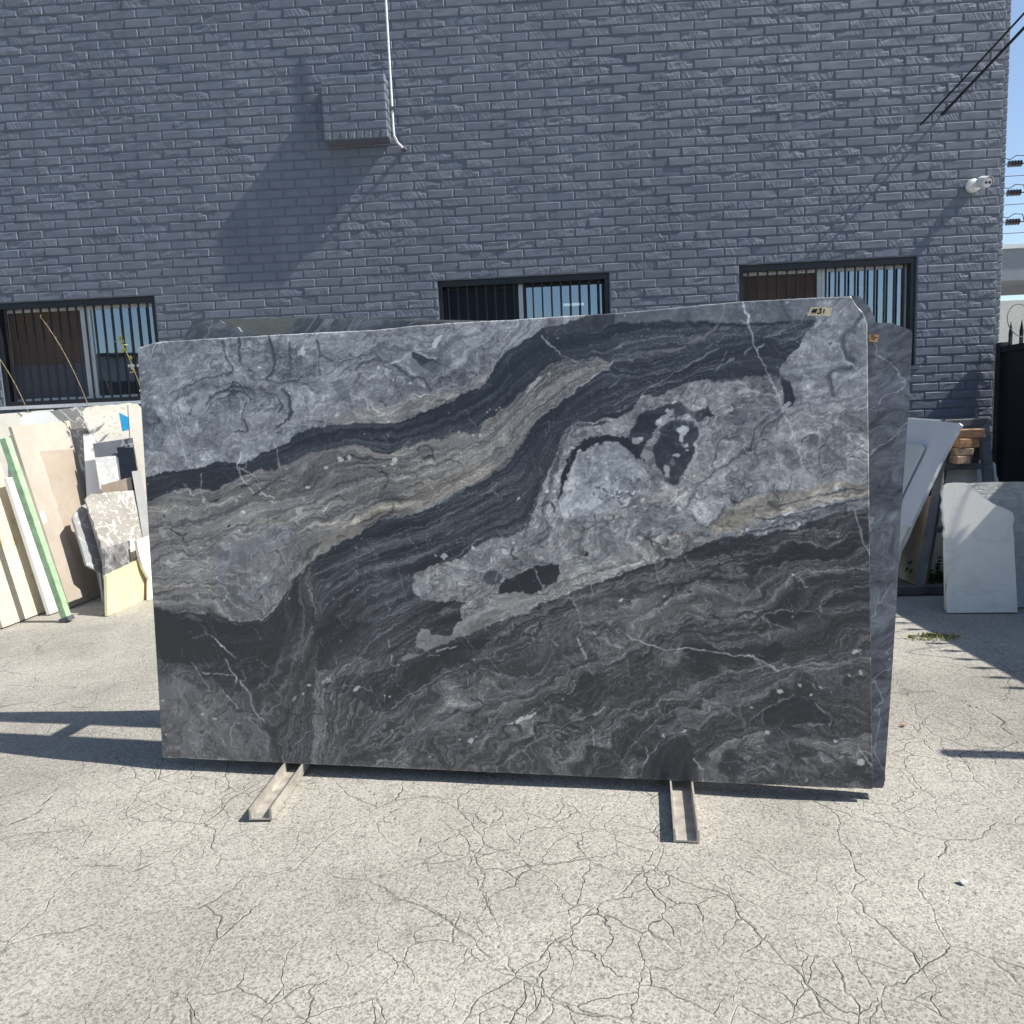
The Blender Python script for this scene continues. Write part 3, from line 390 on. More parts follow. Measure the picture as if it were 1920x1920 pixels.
def stone(name,c,c2,vein=(.8,.8,.78),scale=3,veins=.3,speck=0,rough=.45,spcol=(.9,.9,.88),spscale=60,vscale=2.2):
    m=N(name); p=m.pos(); a=m.noise(p,scale,7,.62,.7); v=m.noise(p,vscale,6,.55,1.2)
    col=m.ramp(a,[(.32,c),(.66,c2)])
    rid=m.math('ABSOLUTE',m.math('SUBTRACT',v,.5)); vm=m.math('MULTIPLY',m.ramp(rid,[(0,(1,1,1)),(.018,(0,0,0))]),veins)
    col=m.mix(vm,col,vein)
    if speck:
        s=m.noise(p,spscale,3,.6,.5); col=m.mix(m.ramp(s,[(speck-.03,(0,0,0)),(speck+.03,(1,1,1))]),col,spcol)
    g=m.noise(p,140,2,.6)
    return m.fin(col,m.math('MULTIPLY_ADD',g,.2,rough-.1),m.bump(g,.05,.002),.45)
MT={}
MT['cream']=stone('cream_stone',(.70,.66,.55),(.80,.76,.66),(.6,.55,.45),4,.25)
MT['white']=stone('white_stone',(.74,.74,.71),(.82,.82,.80),(.6,.6,.6),2,.15)
MT['palegrey']=stone('pale_grey_stone',(.74,.745,.75),(.82,.825,.83),(.5,.5,.5),1.5,.08,0,.35)
MT['palegrey2']=stone('pale_grey_green_stone',(.66,.68,.64),(.75,.77,.73),(.5,.5,.5),2,.1,0,.4)
MT['greyvein']=stone('grey_veined_stone',(.20,.20,.19),(.27,.26,.24),(.72,.70,.64),6,.95,0,.4,vscale=3.4)
MT['speckle']=stone('speckled_cream_stone',(.70,.66,.54),(.78,.75,.65),(.7,.7,.6),5,.05,.60,.5,(.60,.54,.42),38)
MT['slate']=stone('slate_stone',(.12,.13,.15),(.17,.18,.20),(.62,.62,.6),4,.6,0,.4,vscale=1.6)
MT['black']=stone('plain_black',(.010,.012,.017),(.016,.018,.024),(.03,.03,.03),4,.1,0,.3)
MT['whitemarble']=stone('white_marble',(.74,.73,.70),(.82,.81,.78),(.45,.44,.42),2,.5,0,.35)
MT['brown']=stone('brown_stone',(.33,.26,.20),(.40,.32,.25),(.5,.42,.33),5,.2)
MT['lightgrey']=stone('light_grey_stone',(.48,.47,.45),(.58,.57,.55),(.7,.7,.7),4,.2)
MT['greylight']=stone('grey_slab_stone',(.27,.28,.28),(.36,.37,.37),(.75,.75,.74),5,.8,0,.4,vscale=3)
MT['terrazzo']=stone('splashed_brown_stone',(.26,.24,.205),(.36,.34,.30),(.75,.73,.69),6,.5,.60,.55,(.74,.73,.70),40)
MT['darkmarble']=stone('dark_marble',(.03,.03,.035),(.30,.30,.31),(.7,.7,.7),9,.4,0,.3)
MT['yellow']=stone('pale_yellow_stone',(.66,.58,.33),(.72,.64,.40),(.7,.62,.4),3,.1,0,.5)
MT['beigemarble']=stone('beige_marble',(.60,.51,.36),(.72,.66,.54),(.45,.36,.24),6,.5)
MT['creampanel']=stone('cream_panel_stone',(.66,.62,.52),(.71,.67,.57),(.6,.6,.5),1.5,.03)
MT['whiterough']=stone('white_rough_stone',(.80,.77,.69),(.86,.84,.78),(.5,.48,.44),7,.25,0,.7)
def _trav():
    m=N('travertine'); p=m.pos(); a=m.noise(p,3,6,.6,.5); k=m.n('ShaderNodeTexVoronoi',Scale=9); m.l(m.pos((1,1,.6)),k.inputs['Vector'])
    col=m.ramp(a,[(.3,(.56,.48,.35)),(.7,(.70,.62,.48))]); kn=m.ramp(k.outputs['Distance'],[(.16,(1,1,1)),(.24,(0,0,0))])
    col=m.mix(m.math('MULTIPLY',kn,.6),col,(.40,.29,.16)); return m.fin(col,.6,m.bump(m.noise(p,70,3),.1,.003))
MT['travertine']=_trav()
def _brown():
    m=N('dusty_brown_panel'); g=m.n('ShaderNodeNewGeometry').outputs['Position']; x=m.n('ShaderNodeSeparateXYZ'); m.l(g,x.inputs[0])
    p=m.pos(); a=m.noise(p,5,6,.65,.4); wob=m.math('MULTIPLY_ADD',m.noise(p,14,3),.03,-.015)
    my=m.math('SMOOTHSTEP',m.math('ADD',x.outputs[1],wob),5.27,5.285) if False else m.math('GREATER_THAN',m.math('ADD',x.outputs[1],wob),5.27)
    mz=m.math('LESS_THAN',m.math('ADD',x.outputs[2],wob),1.13); lo=m.math('SUBTRACT',1,m.ramp(x.outputs[2],[(.0,(0,0,0)),(1,(1,1,1))]))
    clean=m.math('MULTIPLY',my,mz)
    dust=m.ramp(a,[(.3,(.42,.375,.315)),(.7,(.52,.475,.41))]); cl=m.ramp(a,[(.3,(.325,.265,.21)),(.7,(.405,.34,.275))])
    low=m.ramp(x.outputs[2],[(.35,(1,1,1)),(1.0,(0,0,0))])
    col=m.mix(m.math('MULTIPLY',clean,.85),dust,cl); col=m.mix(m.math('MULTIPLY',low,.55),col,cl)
    return m.fin(col,.6,m.bump(m.noise(p,90,3),.08,.003))
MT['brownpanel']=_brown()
def _film():
    m=N('crinkled_film_wrap'); p=m.pos((3,3,26)); a=m.noise(p,4,5,.7,1.2); q=m.pos(); b=m.noise(q,9,4,.6,1)
    col=m.ramp(b,[(.35,(.50,.53,.50)),(.65,(.66,.68,.67))]); h=m.math('ADD',m.math('MULTIPLY',a,.8),m.math('MULTIPLY',b,.6))
    s=m.fin(col,.14,m.bump(h,1,.02),.7); return s
MT['film']=_film()
MT['steel']=basic('dark_painted_steel',(.05,.055,.065),.5,.35,12,.2,120,.45)
MT['blacksteel']=basic('black_painted_steel',(.012,.014,.018),.42,.3,12,.1,120,.45)
MT['rackgrey']=basic('worn_grey_steel',(.10,.105,.11),.55,.4,14,.25,90,.4)
MT['galv']=basic('worn_galvanised_channel',(.46,.43,.38),.48,.35,16,.3,110,.5,.35)
MT['alu']=basic('aluminium_sash',(.62,.63,.64),.4,.08,6,.03,80,.5,.3)
MT['whitepaint']=basic('white_painted_metal',(.78,.78,.76),.45,.06,10,.05,80,.4)
MT['darkplastic']=basic('dark_plastic',(.02,.02,.022),.3,.1,10,.02,80,.5)
MT['wood']=basic('rough_wood',(.33,.20,.11),.75,.4,22,.5,60,.3)
MT['woodend']=basic('wood_end_grain',(.44,.32,.21),.8,.3,30,.5,80,.3)
MT['paper']=basic('paper_tape_label',(.62,.54,.36),.8,.15,30,.1,90,.2)
MT['papero']=basic('orange_paper_label',(.50,.29,.14),.8,.2,30,.1,90,.2)
MT['bluetape']=basic('blue_tape',(.03,.30,.58),.5,.2,12,.1,70,.4)
MT['sticker']=basic('white_sticker',(.82,.82,.80),.6,.03,10,.02,60,.3)
MT['ink']=basic('black_marker',(.012,.012,.014),.6,.1,20,.02,60,.3)
MT['mesh']=None
MT['leaf']=basic('green_leaf',(.07,.13,.035),.6,.5,25,.1,60,.4)
MT['drygreen']=basic('dry_green_leaf',(.16,.19,.07),.7,.4,25,.1,60,.3)
MT['drygrass']=basic('dry_stem',(.30,.25,.15),.8,.3,30,.1,60,.2)
MT['yleaf']=basic('yellowish_leaf',(.42,.40,.12),.7,.3,30,.1,60,.3)
MT['greenpaint']=basic('green_painted_bar',(.34,.50,.30),.7,.3,10,.35,45,.3)
MT['greyrender']=basic('grey_render',(.26,.28,.31),.85,.12,2,.1,20,.2)
MT['whiterender']=basic('white_render',(.74,.75,.74),.85,.08,2,.1,20,.2)
MT['room']=basic('dim_room_paint',(.10,.105,.11),.9,.1,2,.05,30,.2)
MT['roomwarm']=basic('brown_curtain',(.085,.052,.036),.9,.25,6,.1,30,.2)
MT['blind']=basic('pale_blue_blind',(.58,.68,.72),.7,.05,6,.05,40,.3)
MT['rubber']=basic('cable_rubber',(.015,.015,.016),.6,.1,20,.02,60,.3)
MT['insul']=basic('brown_insulator',(.06,.045,.04),.3,.2,20,.02,60,.5)
def _mesh():
    m=N('fibreglass_mesh_backing'); p=m.pos((1,1,1),'o'); wv=m.n('ShaderNodeTexWave',Scale=70,Distortion=.6); m.l(p,wv.inputs[0])
    wz=m.n('ShaderNodeTexWave',Scale=70,Distortion=.6,bands_direction='Z'); m.l(p,wz.inputs[0]); a=m.noise(p,12,5,.7)
    g=m.math('MAXIMUM',wv.outputs['Fac'],wz.outputs['Fac']); col=m.ramp(a,[(.3,(.085,.092,.082)),(.7,(.17,.18,.155))]); col=m.mix(m.math('MULTIPLY',g,.3),col,(.27,.28,.25))
    return m.fin(col,.6,m.bump(g,.4,.003))
MT['mesh']=_mesh()
def _tube():
    m=N('fluorescent_tube'); m.b.inputs['Emission Color'].default_value=(1,.93,.72,1); m.b.inputs['Emission Strength'].default_value=1.6; return m.fin((.9,.9,.85),.5)
MT['tube']=_tube()
def _glass(nm,refl,tint):
    m=N(nm); m.t.nodes.remove(m.b); g=m.n('ShaderNodeBsdfGlossy',Roughness=.015); g.inputs[0].default_value=(.80,.90,1,1)
    t=m.n('ShaderNodeBsdfTransparent'); t.inputs[0].default_value=(*tint,1); x=m.n('ShaderNodeMixShader'); f=m.n('ShaderNodeFresnel',IOR=1.5)
    p=m.pos(); bn=m.bump(m.noise(p,2.2,2),.06,.02); m.l(bn,g.inputs['Normal'])
    m.l(m.math('ADD',f.outputs[0],refl,clamp=True),x.inputs[0]); m.l(t.outputs[0],x.inputs[1]); m.l(g.outputs[0],x.inputs[2]); m.l(x.outputs[0],m.out.inputs[0]); return m.m
MT['glass']=_glass('reflective_window_glass',.26,(.42,.5,.55))
MT['screenglass']=_glass('screened_window_glass',.03,(.35,.33,.32))
def _brick():
    m=N('painted_rock_face_brick'); p=m.pos()
    at=m.n('ShaderNodeAttribute',attribute_name='scored').outputs['Fac']
    # diagonal drag marks of the rock face, in metres on the wall
    mp=m.n('ShaderNodeMapping'); mp.inputs['Rotation'].default_value=(0,R(32),0); m.l(p,mp.inputs[0])
    sc=m.n('ShaderNodeMapping'); sc.inputs['Scale'].default_value=(52,1,7); m.l(mp.outputs[0],sc.inputs[0])
    st=m.noise(sc.outputs[0],1.0,3,.55,.35); f=m.noise(p,260,3,.6); c=m.noise(p,22,4,.6)
    h=m.math('ADD',m.math('MULTIPLY',m.math('MULTIPLY',st,at),1.0),m.math('MULTIPLY',f,.05)); h=m.math('ADD',h,m.math('MULTIPLY',c,.10))
    col=m.ramp(m.noise(p,1.7,5,.6),[(.3,(.128,.146,.185)),(.7,(.160,.180,.222))])
    dr=m.n('ShaderNodeMapping'); dr.inputs['Scale'].default_value=(9,1,.55); m.l(p,dr.inputs[0]); drip=m.noise(dr.outputs[0],1,5,.6,.3)
    col=m.mix(.6,col,m.ramp(drip,[(.3,(.80,.80,.81)),(.52,(1,1,1)),(.72,(1.17,1.16,1.14))]),'MULTIPLY')
    col=m.mix(m.ramp(m.noise(p,38,4,.7,.6),[(.70,(0,0,0)),(.73,(1,1,1))]),col,(.26,.275,.30))
    return m.fin(col,.68,m.bump(h,1.0,.0058),.35)
MT['brick']=_brick()
MT['screenbrown']=basic('brown_insect_screen',(.105,.068,.050),.7,.2,5,.1,200,.3)
MT['screenblack']=basic('black_insect_screen',(.010,.013,.022),.6,.15,5,.1,200,.3)
MT['greyreflect']=basic('grey_reflection_panel',(.075,.08,.10),.5,.15,5,.05,60,.4)  # grey of a reflection in the glass, put into the colour
def _mortar():
    m=N('painted_mortar'); p=m.pos(); f=m.noise(p,120,4,.6); return m.fin(m.ramp(m.noise(p,2,4),[(.3,(.112,.126,.158)),(.7,(.136,.152,.186))]),.8,m.bump(f,.3,.003),.2)
MT['mortar']=_mortar()
# ---------------------------------------------------------------- ground
def dist_poly(X,Y,pts):
    d=np.full(X.shape,9.,np.float64)
    for (x0,y0),(x1,y1) in zip(pts[:-1],pts[1:]):
        dx,dy=x1-x0,y1-y0; t=np.clip(((X-x0)*dx+(Y-y0)*dy)/(dx*dx+dy*dy+1e-12),0,1); d=np.minimum(d,np.hypot(X-x0-t*dx,Y-y0-t*dy))
    return d
_lat=rng.random((512,512))
def vn(x,y,seed=0):
    x=x+seed*17.37; y=y+seed*31.71; xi=np.floor(x).astype(np.int64); yi=np.floor(y).astype(np.int64); fx=x-xi; fy=y-yi
    fx=fx*fx*(3-2*fx); fy=fy*fy*(3-2*fy); a=_lat[xi&511,yi&511]; b=_lat[(xi+1)&511,yi&511]; c=_lat[xi&511,(yi+1)&511]; d=_lat[(xi+1)&511,(yi+1)&511]
    return (a*(1-fx)+b*fx)*(1-fy)+(c*(1-fx)+d*fx)*fy
def fbm(x,y,o=4,seed=0,g=.55):
    s=0;a=1;t=0
    for i in range(o): s=s+a*vn(x*2**i,y*2**i,seed+i*3.1); t+=a; a*=g
    return s/t
def grid_mesh(name,X,Y,Z):
    ny,nx=X.shape; me=bpy.data.meshes.new(name); v=np.stack([X,Y,Z],-1).reshape(-1,3).astype(np.float32)
    i=np.arange(nx*ny).reshape(ny,nx); q=np.stack([i[:-1,:-1],i[:-1,1:],i[1:,1:],i[1:,:-1]],-1).reshape(-1,4).astype(np.int32)
    return me,v,q
def fill_mesh(me,v,q,extra=()):
    me.vertices.add(len(v)); me.vertices.foreach_set('co',v.ravel()); loops=q.ravel(); tot=np.full(len(q),4,np.int32)
    if len(extra):
        loops=np.concatenate([loops]+[np.array(f,np.int32) for f in extra]); tot=np.concatenate([tot,[len(f) for f in extra]]).astype(np.int32)
    me.loops.add(len(loops)); me.loops.foreach_set('vertex_index',loops.astype(np.int32)); me.polygons.add(len(tot))
    st=np.concatenate([[0],np.cumsum(tot)[:-1]]).astype(np.int32); me.polygons.foreach_set('loop_start',st); me.polygons.foreach_set('loop_total',tot); me.update(calc_edges=True); me.validate()
xs=np.concatenate([[-400,-150,-60,-25,-12,-8,-6],np.arange(-5,4.6,.02),[5.5,7,9,13,25,60,150,400]])
ys=np.concatenate([[-300,-80,-20,-6,-2,0,.6],np.arange(.9,4.6,.02),np.arange(4.6,6.2,.08),[7,9,12,20,40,90,200,500]])
GX,GY=np.meshgrid(xs,ys); near=np.exp(-((GX/8)**4))*np.exp(-(((GY-3)/5)**4))
GZ=((fbm(GX*1.1,GY*1.1,3,5)-.5)*.012+(fbm(GX*6,GY*6,3,9)-.5)*.004)*near
GZ=np.where((np.abs(GX)<5)&(GY<6),GZ-.004,GZ-.02)
gm,gv,gq=grid_mesh('ground',GX,GY,GZ); fill_mesh(gm,gv,gq)
cd_=np.full(GX.shape,9.)
for c in CRACKS:
    pts=[(c[i]/1000,c[i+1]/1000) for i in range(0,len(c),2)]
    cd_=np.minimum(cd_,dist_poly(GX+(fbm(GX*6,GY*6,2,21)-.5)*.16+(fbm(GX*22,GY*22,2,22)-.5)*.03,GY+(fbm(GX*6,GY*6,2,33)-.5)*.16+(fbm(GX*22,GY*22,2,34)-.5)*.03,pts))
gm.attributes.new('crackdist','FLOAT','POINT').data.foreach_set('value',cd_.ravel().astype(np.float32))
for p in gm.polygons: p.use_smooth=True
def _ground():
    m=N('old_cracked_asphalt'); p=m.pos(); fine=m.noise(p,240,3,.7); mid=m.noise(p,75,4,.65); big=m.noise(p,1.3,5,.6,.4); st=m.noise(p,4.5,5,.65,.3)
    # alligator cracking
    dz=m.n('ShaderNodeTexNoise',Scale=5.5,Detail=4); m.l(p,dz.inputs['Vector']); va=m.n('ShaderNodeVectorMath',operation='MULTIPLY_ADD'); m.l(dz.outputs['Color'],va.inputs[0]); va.inputs[1].default_value=(.16,.16,0); m.l(p,va.inputs[2])
    mp=m.n('ShaderNodeMapping'); mp.inputs['Scale'].default_value=(1,.85,0); m.l(va.outputs[0],mp.inputs[0])
    def cells(sc,w):
        v=m.n('ShaderNodeTexVoronoi',feature='DISTANCE_TO_EDGE',Scale=sc); m.l(mp.outputs[0],v.inputs['Vector']); return m.ramp(v.outputs[0],[(0,(1,1,1)),(w,(0,0,0))])
    patch=m.ramp(m.noise(p,.9,3,.5),[(.40,(.12,.12,.12)),(.62,(1,1,1))]); brk=m.ramp(m.noise(p,5,4,.65),[(.37,(0,0,0)),(.56,(1,1,1))])
    g=m.n('ShaderNodeSeparateXYZ'); m.l(p,g.inputs[0]); nearf=m.ramp(m.math('MULTIPLY',g.outputs[1],.25),[(.55,(1,1,1)),(.82,(.25,.25,.25))])
    c1=m.math('MULTIPLY',cells(9.5,.020),m.math('MULTIPLY',m.math('MULTIPLY',patch,brk),nearf)); c2=m.math('MULTIPLY',cells(2.3,.0055),m.math('MULTIPLY',brk,.7))
    at=m.n('ShaderNodeAttribute',attribute_name='crackdist').outputs['Fac']; c3=m.ramp(at,[(.003,(1,1,1)),(.0085,(0,0,0))])
    cr=m.math('MAXIMUM',m.math('MAXIMUM',c1,c2),c3)
    col=m.ramp(big,[(.3,(.300,.285,.253)),(.55,(.362,.346,.309)),(.75,(.412,.395,.354))])
    col=m.mix(.45,col,m.ramp(st,[(.3,(.84,.83,.82)),(.65,(1.08,1.08,1.08))]),'MULTIPLY')
    v=m.n('ShaderNodeTexVoronoi',Scale=210); m.l(p,v.inputs['Vector']); sp=m.n('ShaderNodeSeparateColor'); m.l(v.outputs['Color'],sp.inputs[0])
    col=m.mix(.75,col,m.ramp(sp.outputs[0],[(.0,(.50,.49,.48)),(.45,(1,1,1)),(1,(1.38,1.36,1.30))]),'MULTIPLY')
    pits=m.ramp(mid,[(.33,(1,1,1)),(.38,(0,0,0))]); col=m.mix(m.math('MULTIPLY',pits,.55),col,(.14,.135,.125))
    wear=m.noise(p,.55,4,.55,.5); col=m.mix(.8,col,m.ramp(wear,[(.32,(.74,.735,.73)),(.5,(1,1,1)),(.68,(1.08,1.07,1.05))]),'MULTIPLY')
    oil=m.ramp(m.noise(p,1.9,4,.6,.8),[(.66,(0,0,0)),(.78,(1,1,1))]); col=m.mix(m.math('MULTIPLY',oil,.42),col,(.16,.155,.15))
    col=m.mix(m.math('MULTIPLY',cr,.38),col,(.12,.112,.10))
    h=m.math('ADD',m.math('MULTIPLY',fine,.35),m.math('MULTIPLY',mid,.55)); h=m.math('SUBTRACT',h,m.math('MULTIPLY',cr,1.35)); h=m.math('SUBTRACT',h,m.math('MULTIPLY',pits,.3))
    return m.fin(col,.92,m.bump(h,.85,.006),.2)
g=obj('ground',gm,_ground()); g['kind']='structure'
# ---------------------------------------------------------------- brick building
BW,BH=.203,.0676; ZT=2.303; Z0=ZT-34*BH; ZTOP=5.2; XL,XR=-5.6,3.478
bld=empty('brick_building','dark slate-blue painted brick building with three barred windows','building',(0,D,0))
WZ0,WZ1=ZT-12*BH,ZT
WINS=[(-4.331,-3.009),(-.759,.565),(1.552,2.878)]
def L(x,y,z): return (x,y-D,z)
xc=sorted([XL,XR]+[a for q in WINS for a in q]); zc=[-.2,WZ0,WZ1,ZTOP]
mb=MB(); yb=D+.0036
for i in range(len(xc)-1):
    for k in range(3):
        if k==1 and (xc[i],xc[i+1]) in WINS: continue
        a,b2,c,d=xc[i],xc[i+1],zc[k],zc[k+1]; mb.add([L(a,yb,c),L(b2,yb,c),L(b2,yb,d),L(a,yb,d)],[(0,1,2,3)])
for a,b2 in WINS:
    y2=D+.16
    mb.add([L(a,yb,WZ0),L(b2,yb,WZ0),L(b2,y2,WZ0),L(a,y2,WZ0),L(a,yb,WZ1),L(b2,yb,WZ1),L(b2,y2,WZ1),L(a,y2,WZ1)],[(0,1,2,3),(7,6,5,4),(0,3,7,4),(1,5,6,2)])
mb.add([L(XR,yb,-.2),L(XR,8.2,-.2),L(XR,8.2,ZTOP),L(XR,yb,ZTOP),L(XL,yb,ZTOP),L(XL,8.2,ZTOP)],[(0,1,2,3),(3,2,5,4)])
wall=mb.build('wall',MT['mortar'],bld)
def brick_geo(w,h,kind,rs,dep=.03):
    j=.0048; w-=2*j; h-=2*j; nx,nz=4,3; V=[];Sc=[]
    bv=.0055
    for kz in range(nz):
        for kx in range(nx):
            x=(kx/(nx-1)-.5)*(w-2*bv); z=(kz/(nz-1)-.5)*(h-2*bv); y=rs.uniform(-.0006,.0006)-.0002
            if kind: y+=rs.uniform(-.0016,.001)+(.0025 if rs.random()<.12 else 0)
            if kind==2 and kz==2 and kx==3 and rs.random()<.7: y+=.006; z-=.007
            V.append((x,y,z))
    F=[(kz*nx+kx,kz*nx+kx+1,(kz+1)*nx+kx+1,(kz+1)*nx+kx) for kz in range(nz-1) for kx in range(nx-1)]
    ring=[kx for kx in range(nx)]+[kz*nx+nx-1 for kz in range(1,nz)]+[(nz-1)*nx+kx for kx in range(nx-2,-1,-1)]+[kz*nx for kz in range(nz-2,0,-1)]
    prev=ring
    for st,(ex,yy) in enumerate(((bv,.0042),(bv,dep))):
        cur=[]
        for r in ring:
            x,y,z=V[r]; sx=(1 if x>w/2-bv*2.2 else -1 if x<-w/2+bv*2.2 else 0); sz=(1 if z>h/2-bv*3.2 else -1 if z<-h/2+bv*2.2 else 0)
            wob=0 if st else rs.uniform(-.0006,.0006)
            V.append((x+sx*ex,yy+wob,z+sz*ex)); cur.append(len(V)-1)
        n=len(ring); F+=[(prev[i],cur[i],cur[(i+1)%n],prev[(i+1)%n]) for i in range(n)]; prev=cur
    return V,F
class RS(random.Random): pass
rs=RS(3)
protos={}
def proto(w,kind,i):
    k=(round(w,3),kind,i)
    if k not in protos:
        V,F=brick_geo(w,BH,kind,rs); me=bpy.data.meshes.new('brick'); me.from_pydata(V,[],F); me.update()
        me.attributes.new('scored','FLOAT','POINT').data.foreach_set('value',[(.0,.75,1.0)[kind]]*len(V)); me.materials.append(MT['brick']); protos[k]=me
    return protos[k]
def pix(P):
    d=Vector(P)-CAM; z=d.dot(cf)
    return (960+1386*d.dot(cr)/z,960-1386*d.dot(cu)/z,z) if z>0 else (-1,-1,1e9)
cells=[]
for r in range(int((ZTOP+.1-Z0)/BH)):
    z0=Z0+r*BH; off=(r%2)*BW/2+rs.uniform(-.006,.006); x=XL-BW+off+.03
    while x<XR:
        spans=[(max(x,XL),min(x+BW,XR))]
        if WZ0-.01<z0+BH/2<WZ1:
            for a,b2 in WINS:
                ns=[]
                for s,t in spans:
                    if t<=a or s>=b2: ns.append((s,t))
                    else:
                        if s<a-.02: ns.append((s,a))
                        if t>b2+.02: ns.append((b2,t))
                spans=ns
        for s,t in spans:
            if t-s>.025: cells.append((s,t,z0))
        x+=BW
# brick projection box high on the wall
PX0,PX1,PZ0,PZ1,PD=-1.537,-1.05,3.33,3.78,.125
cells=[c for c in cells if not (c[0]>PX0-.01 and c[1]<PX1+.01 and PZ0<c[2] and c[2]+BH<PZ1)]
rank=[]
for i,(s,t,z0) in enumerate(cells):
    q=pix(((s+t)/2,D,z0+BH/2))
    hid=(q[1]>590 and 250<q[0]<1720) or (q[1]>760 and q[0]<300) or (q[1]>760 and q[0]>1690)
    if -10<q[0]<1930 and 235<q[1]<1000 and not hid and t-s>.19: rank.append((q[2],i))
rank.sort(); single={i for _,i in rank[:296]}
V=[];F=[];SA=[]
def place(i,c):
    s,t,z0=c; wd=t-s; full=abs(wd-BW)<.002; kind=rs.choices((0,1,2),(.40,.45,.15))[0]
    tx,tz=rs.gauss(0,.011),rs.gauss(0,.011); dy=rs.gauss(0,.0011)
    if i in single:
        o=obj('brick',proto(BW,kind,rs.randrange(6)),None,wall); o.location=L((s+t)/2,D+dy,z0+BH/2); o.rotation_euler=(tx,0,tz); return
    v,f=brick_geo(wd,BH,kind,rs); M=Matrix.Translation(L((s+t)/2,D+dy,z0+BH/2))@Matrix.Rotation(tz,4,'Z')@Matrix.Rotation(tx,4,'X'); k=len(V)
    V.extend(tuple(M@Vector(p)) for p in v); F.extend(tuple(j+k for j in q) for q in f); SA.extend([(.0,.75,1.0)[kind]]*len(v))
for i,c in enumerate(cells): place(i,c)
# projecting brick box: soldier headers below, stretchers above
def free_brick(cx,cz,w,h,y,ax=0):
    v,f=brick_geo(w,h,rs.choice((0,0,1)),rs,.05); k=len(V); M=Matrix.Translation(L(cx,y+rs.gauss(0,.001),cz))@Matrix.Rotation(ax,4,'Z')@Matrix.Rotation(rs.gauss(0,.01),4,'X')
    V.extend(tuple(M@Vector(p)) for p in v); F.extend(tuple(j+k for j in q) for q in f); SA.extend([.3]*len(v))
me=bpy.data.meshes.new('brick_courses'); me.from_pydata(V,[],F); me.update(); me.attributes.new('scored','FLOAT','POINT').data.foreach_set('value',SA)
bo=obj('brick_courses',me,MT['brick'],wall); bo['kind']='stuff'
V=[];F=[];SA=[]
pw=(PX1-PX0)/8; nr=round((PZ1-PZ0)/BH); ph=(PZ1-PZ0)/nr
core=MB().box(L(PX0+.006,D-PD+.004,PZ0+.004),L(PX1-.006,D-.0005,PZ1-.004)).build('brick_projection',MT['mortar'],bld)
for k in range(8): free_brick(PX0+(k+.5)*pw,PZ0+ph/2,pw,ph,D-PD)
for r in range(1,nr):
    z=PZ0+(r+.5)*ph; x=PX0; ws=([pw,BW,PX1-PX0-pw-BW] if r%2 else [BW,BW,PX1-PX0-2*BW])
    for wq in ws: free_brick(x+wq/2,z,wq,ph,D-PD); x+=wq
    free_brick(PX1-.002,z,PD*.98,ph,D-PD/2,math.pi/2)
free_brick(PX1-.002,PZ0+ph/2,PD*.98,ph,D-PD/2,math.pi/2)
me=bpy.data.meshes.new('header_bricks'); me.from_pydata(V,[],F); me.update(); me.attributes.new('scored','FLOAT','POINT').data.foreach_set('value',SA)
o=obj('header_bricks',me,MT['brick'],core); o['kind']='stuff'
# set-back wing further behind
V=[];F=[];SA=[]
Y2=7.5
rw=MB().add([L(3.2,Y2+.005,-.2),L(4.46,Y2+.005,-.2),L(4.46,Y2+.005,ZTOP),L(3.2,Y2+.005,ZTOP),L(4.46,Y2+2,-.2),L(4.46,Y2+2,ZTOP)],[(0,1,2,3),(1,4,5,2)]).build('rear_wing_wall',MT['mortar'],bld)
for r in range(int(ZTOP/BH)):
    x=4.475-(BW if r%2 else BW/2)
    for wq in ((BW if r%2 else BW/2),): free_brick(x+wq/2,Z0+(r+.5)*BH,wq,BH,Y2)
    x0=x
    while x0>4.0: free_brick(x0-BW/2,Z0+(r+.5)*BH,BW,BH,Y2); x0-=BW
me=bpy.data.meshes.new('corner_bricks'); me.from_pydata(V,[],F); me.update(); me.attributes.new('scored','FLOAT','POINT').data.foreach_set('value',SA)
o=obj('corner_bricks',me,MT['brick'],rw); o['kind']='stuff'
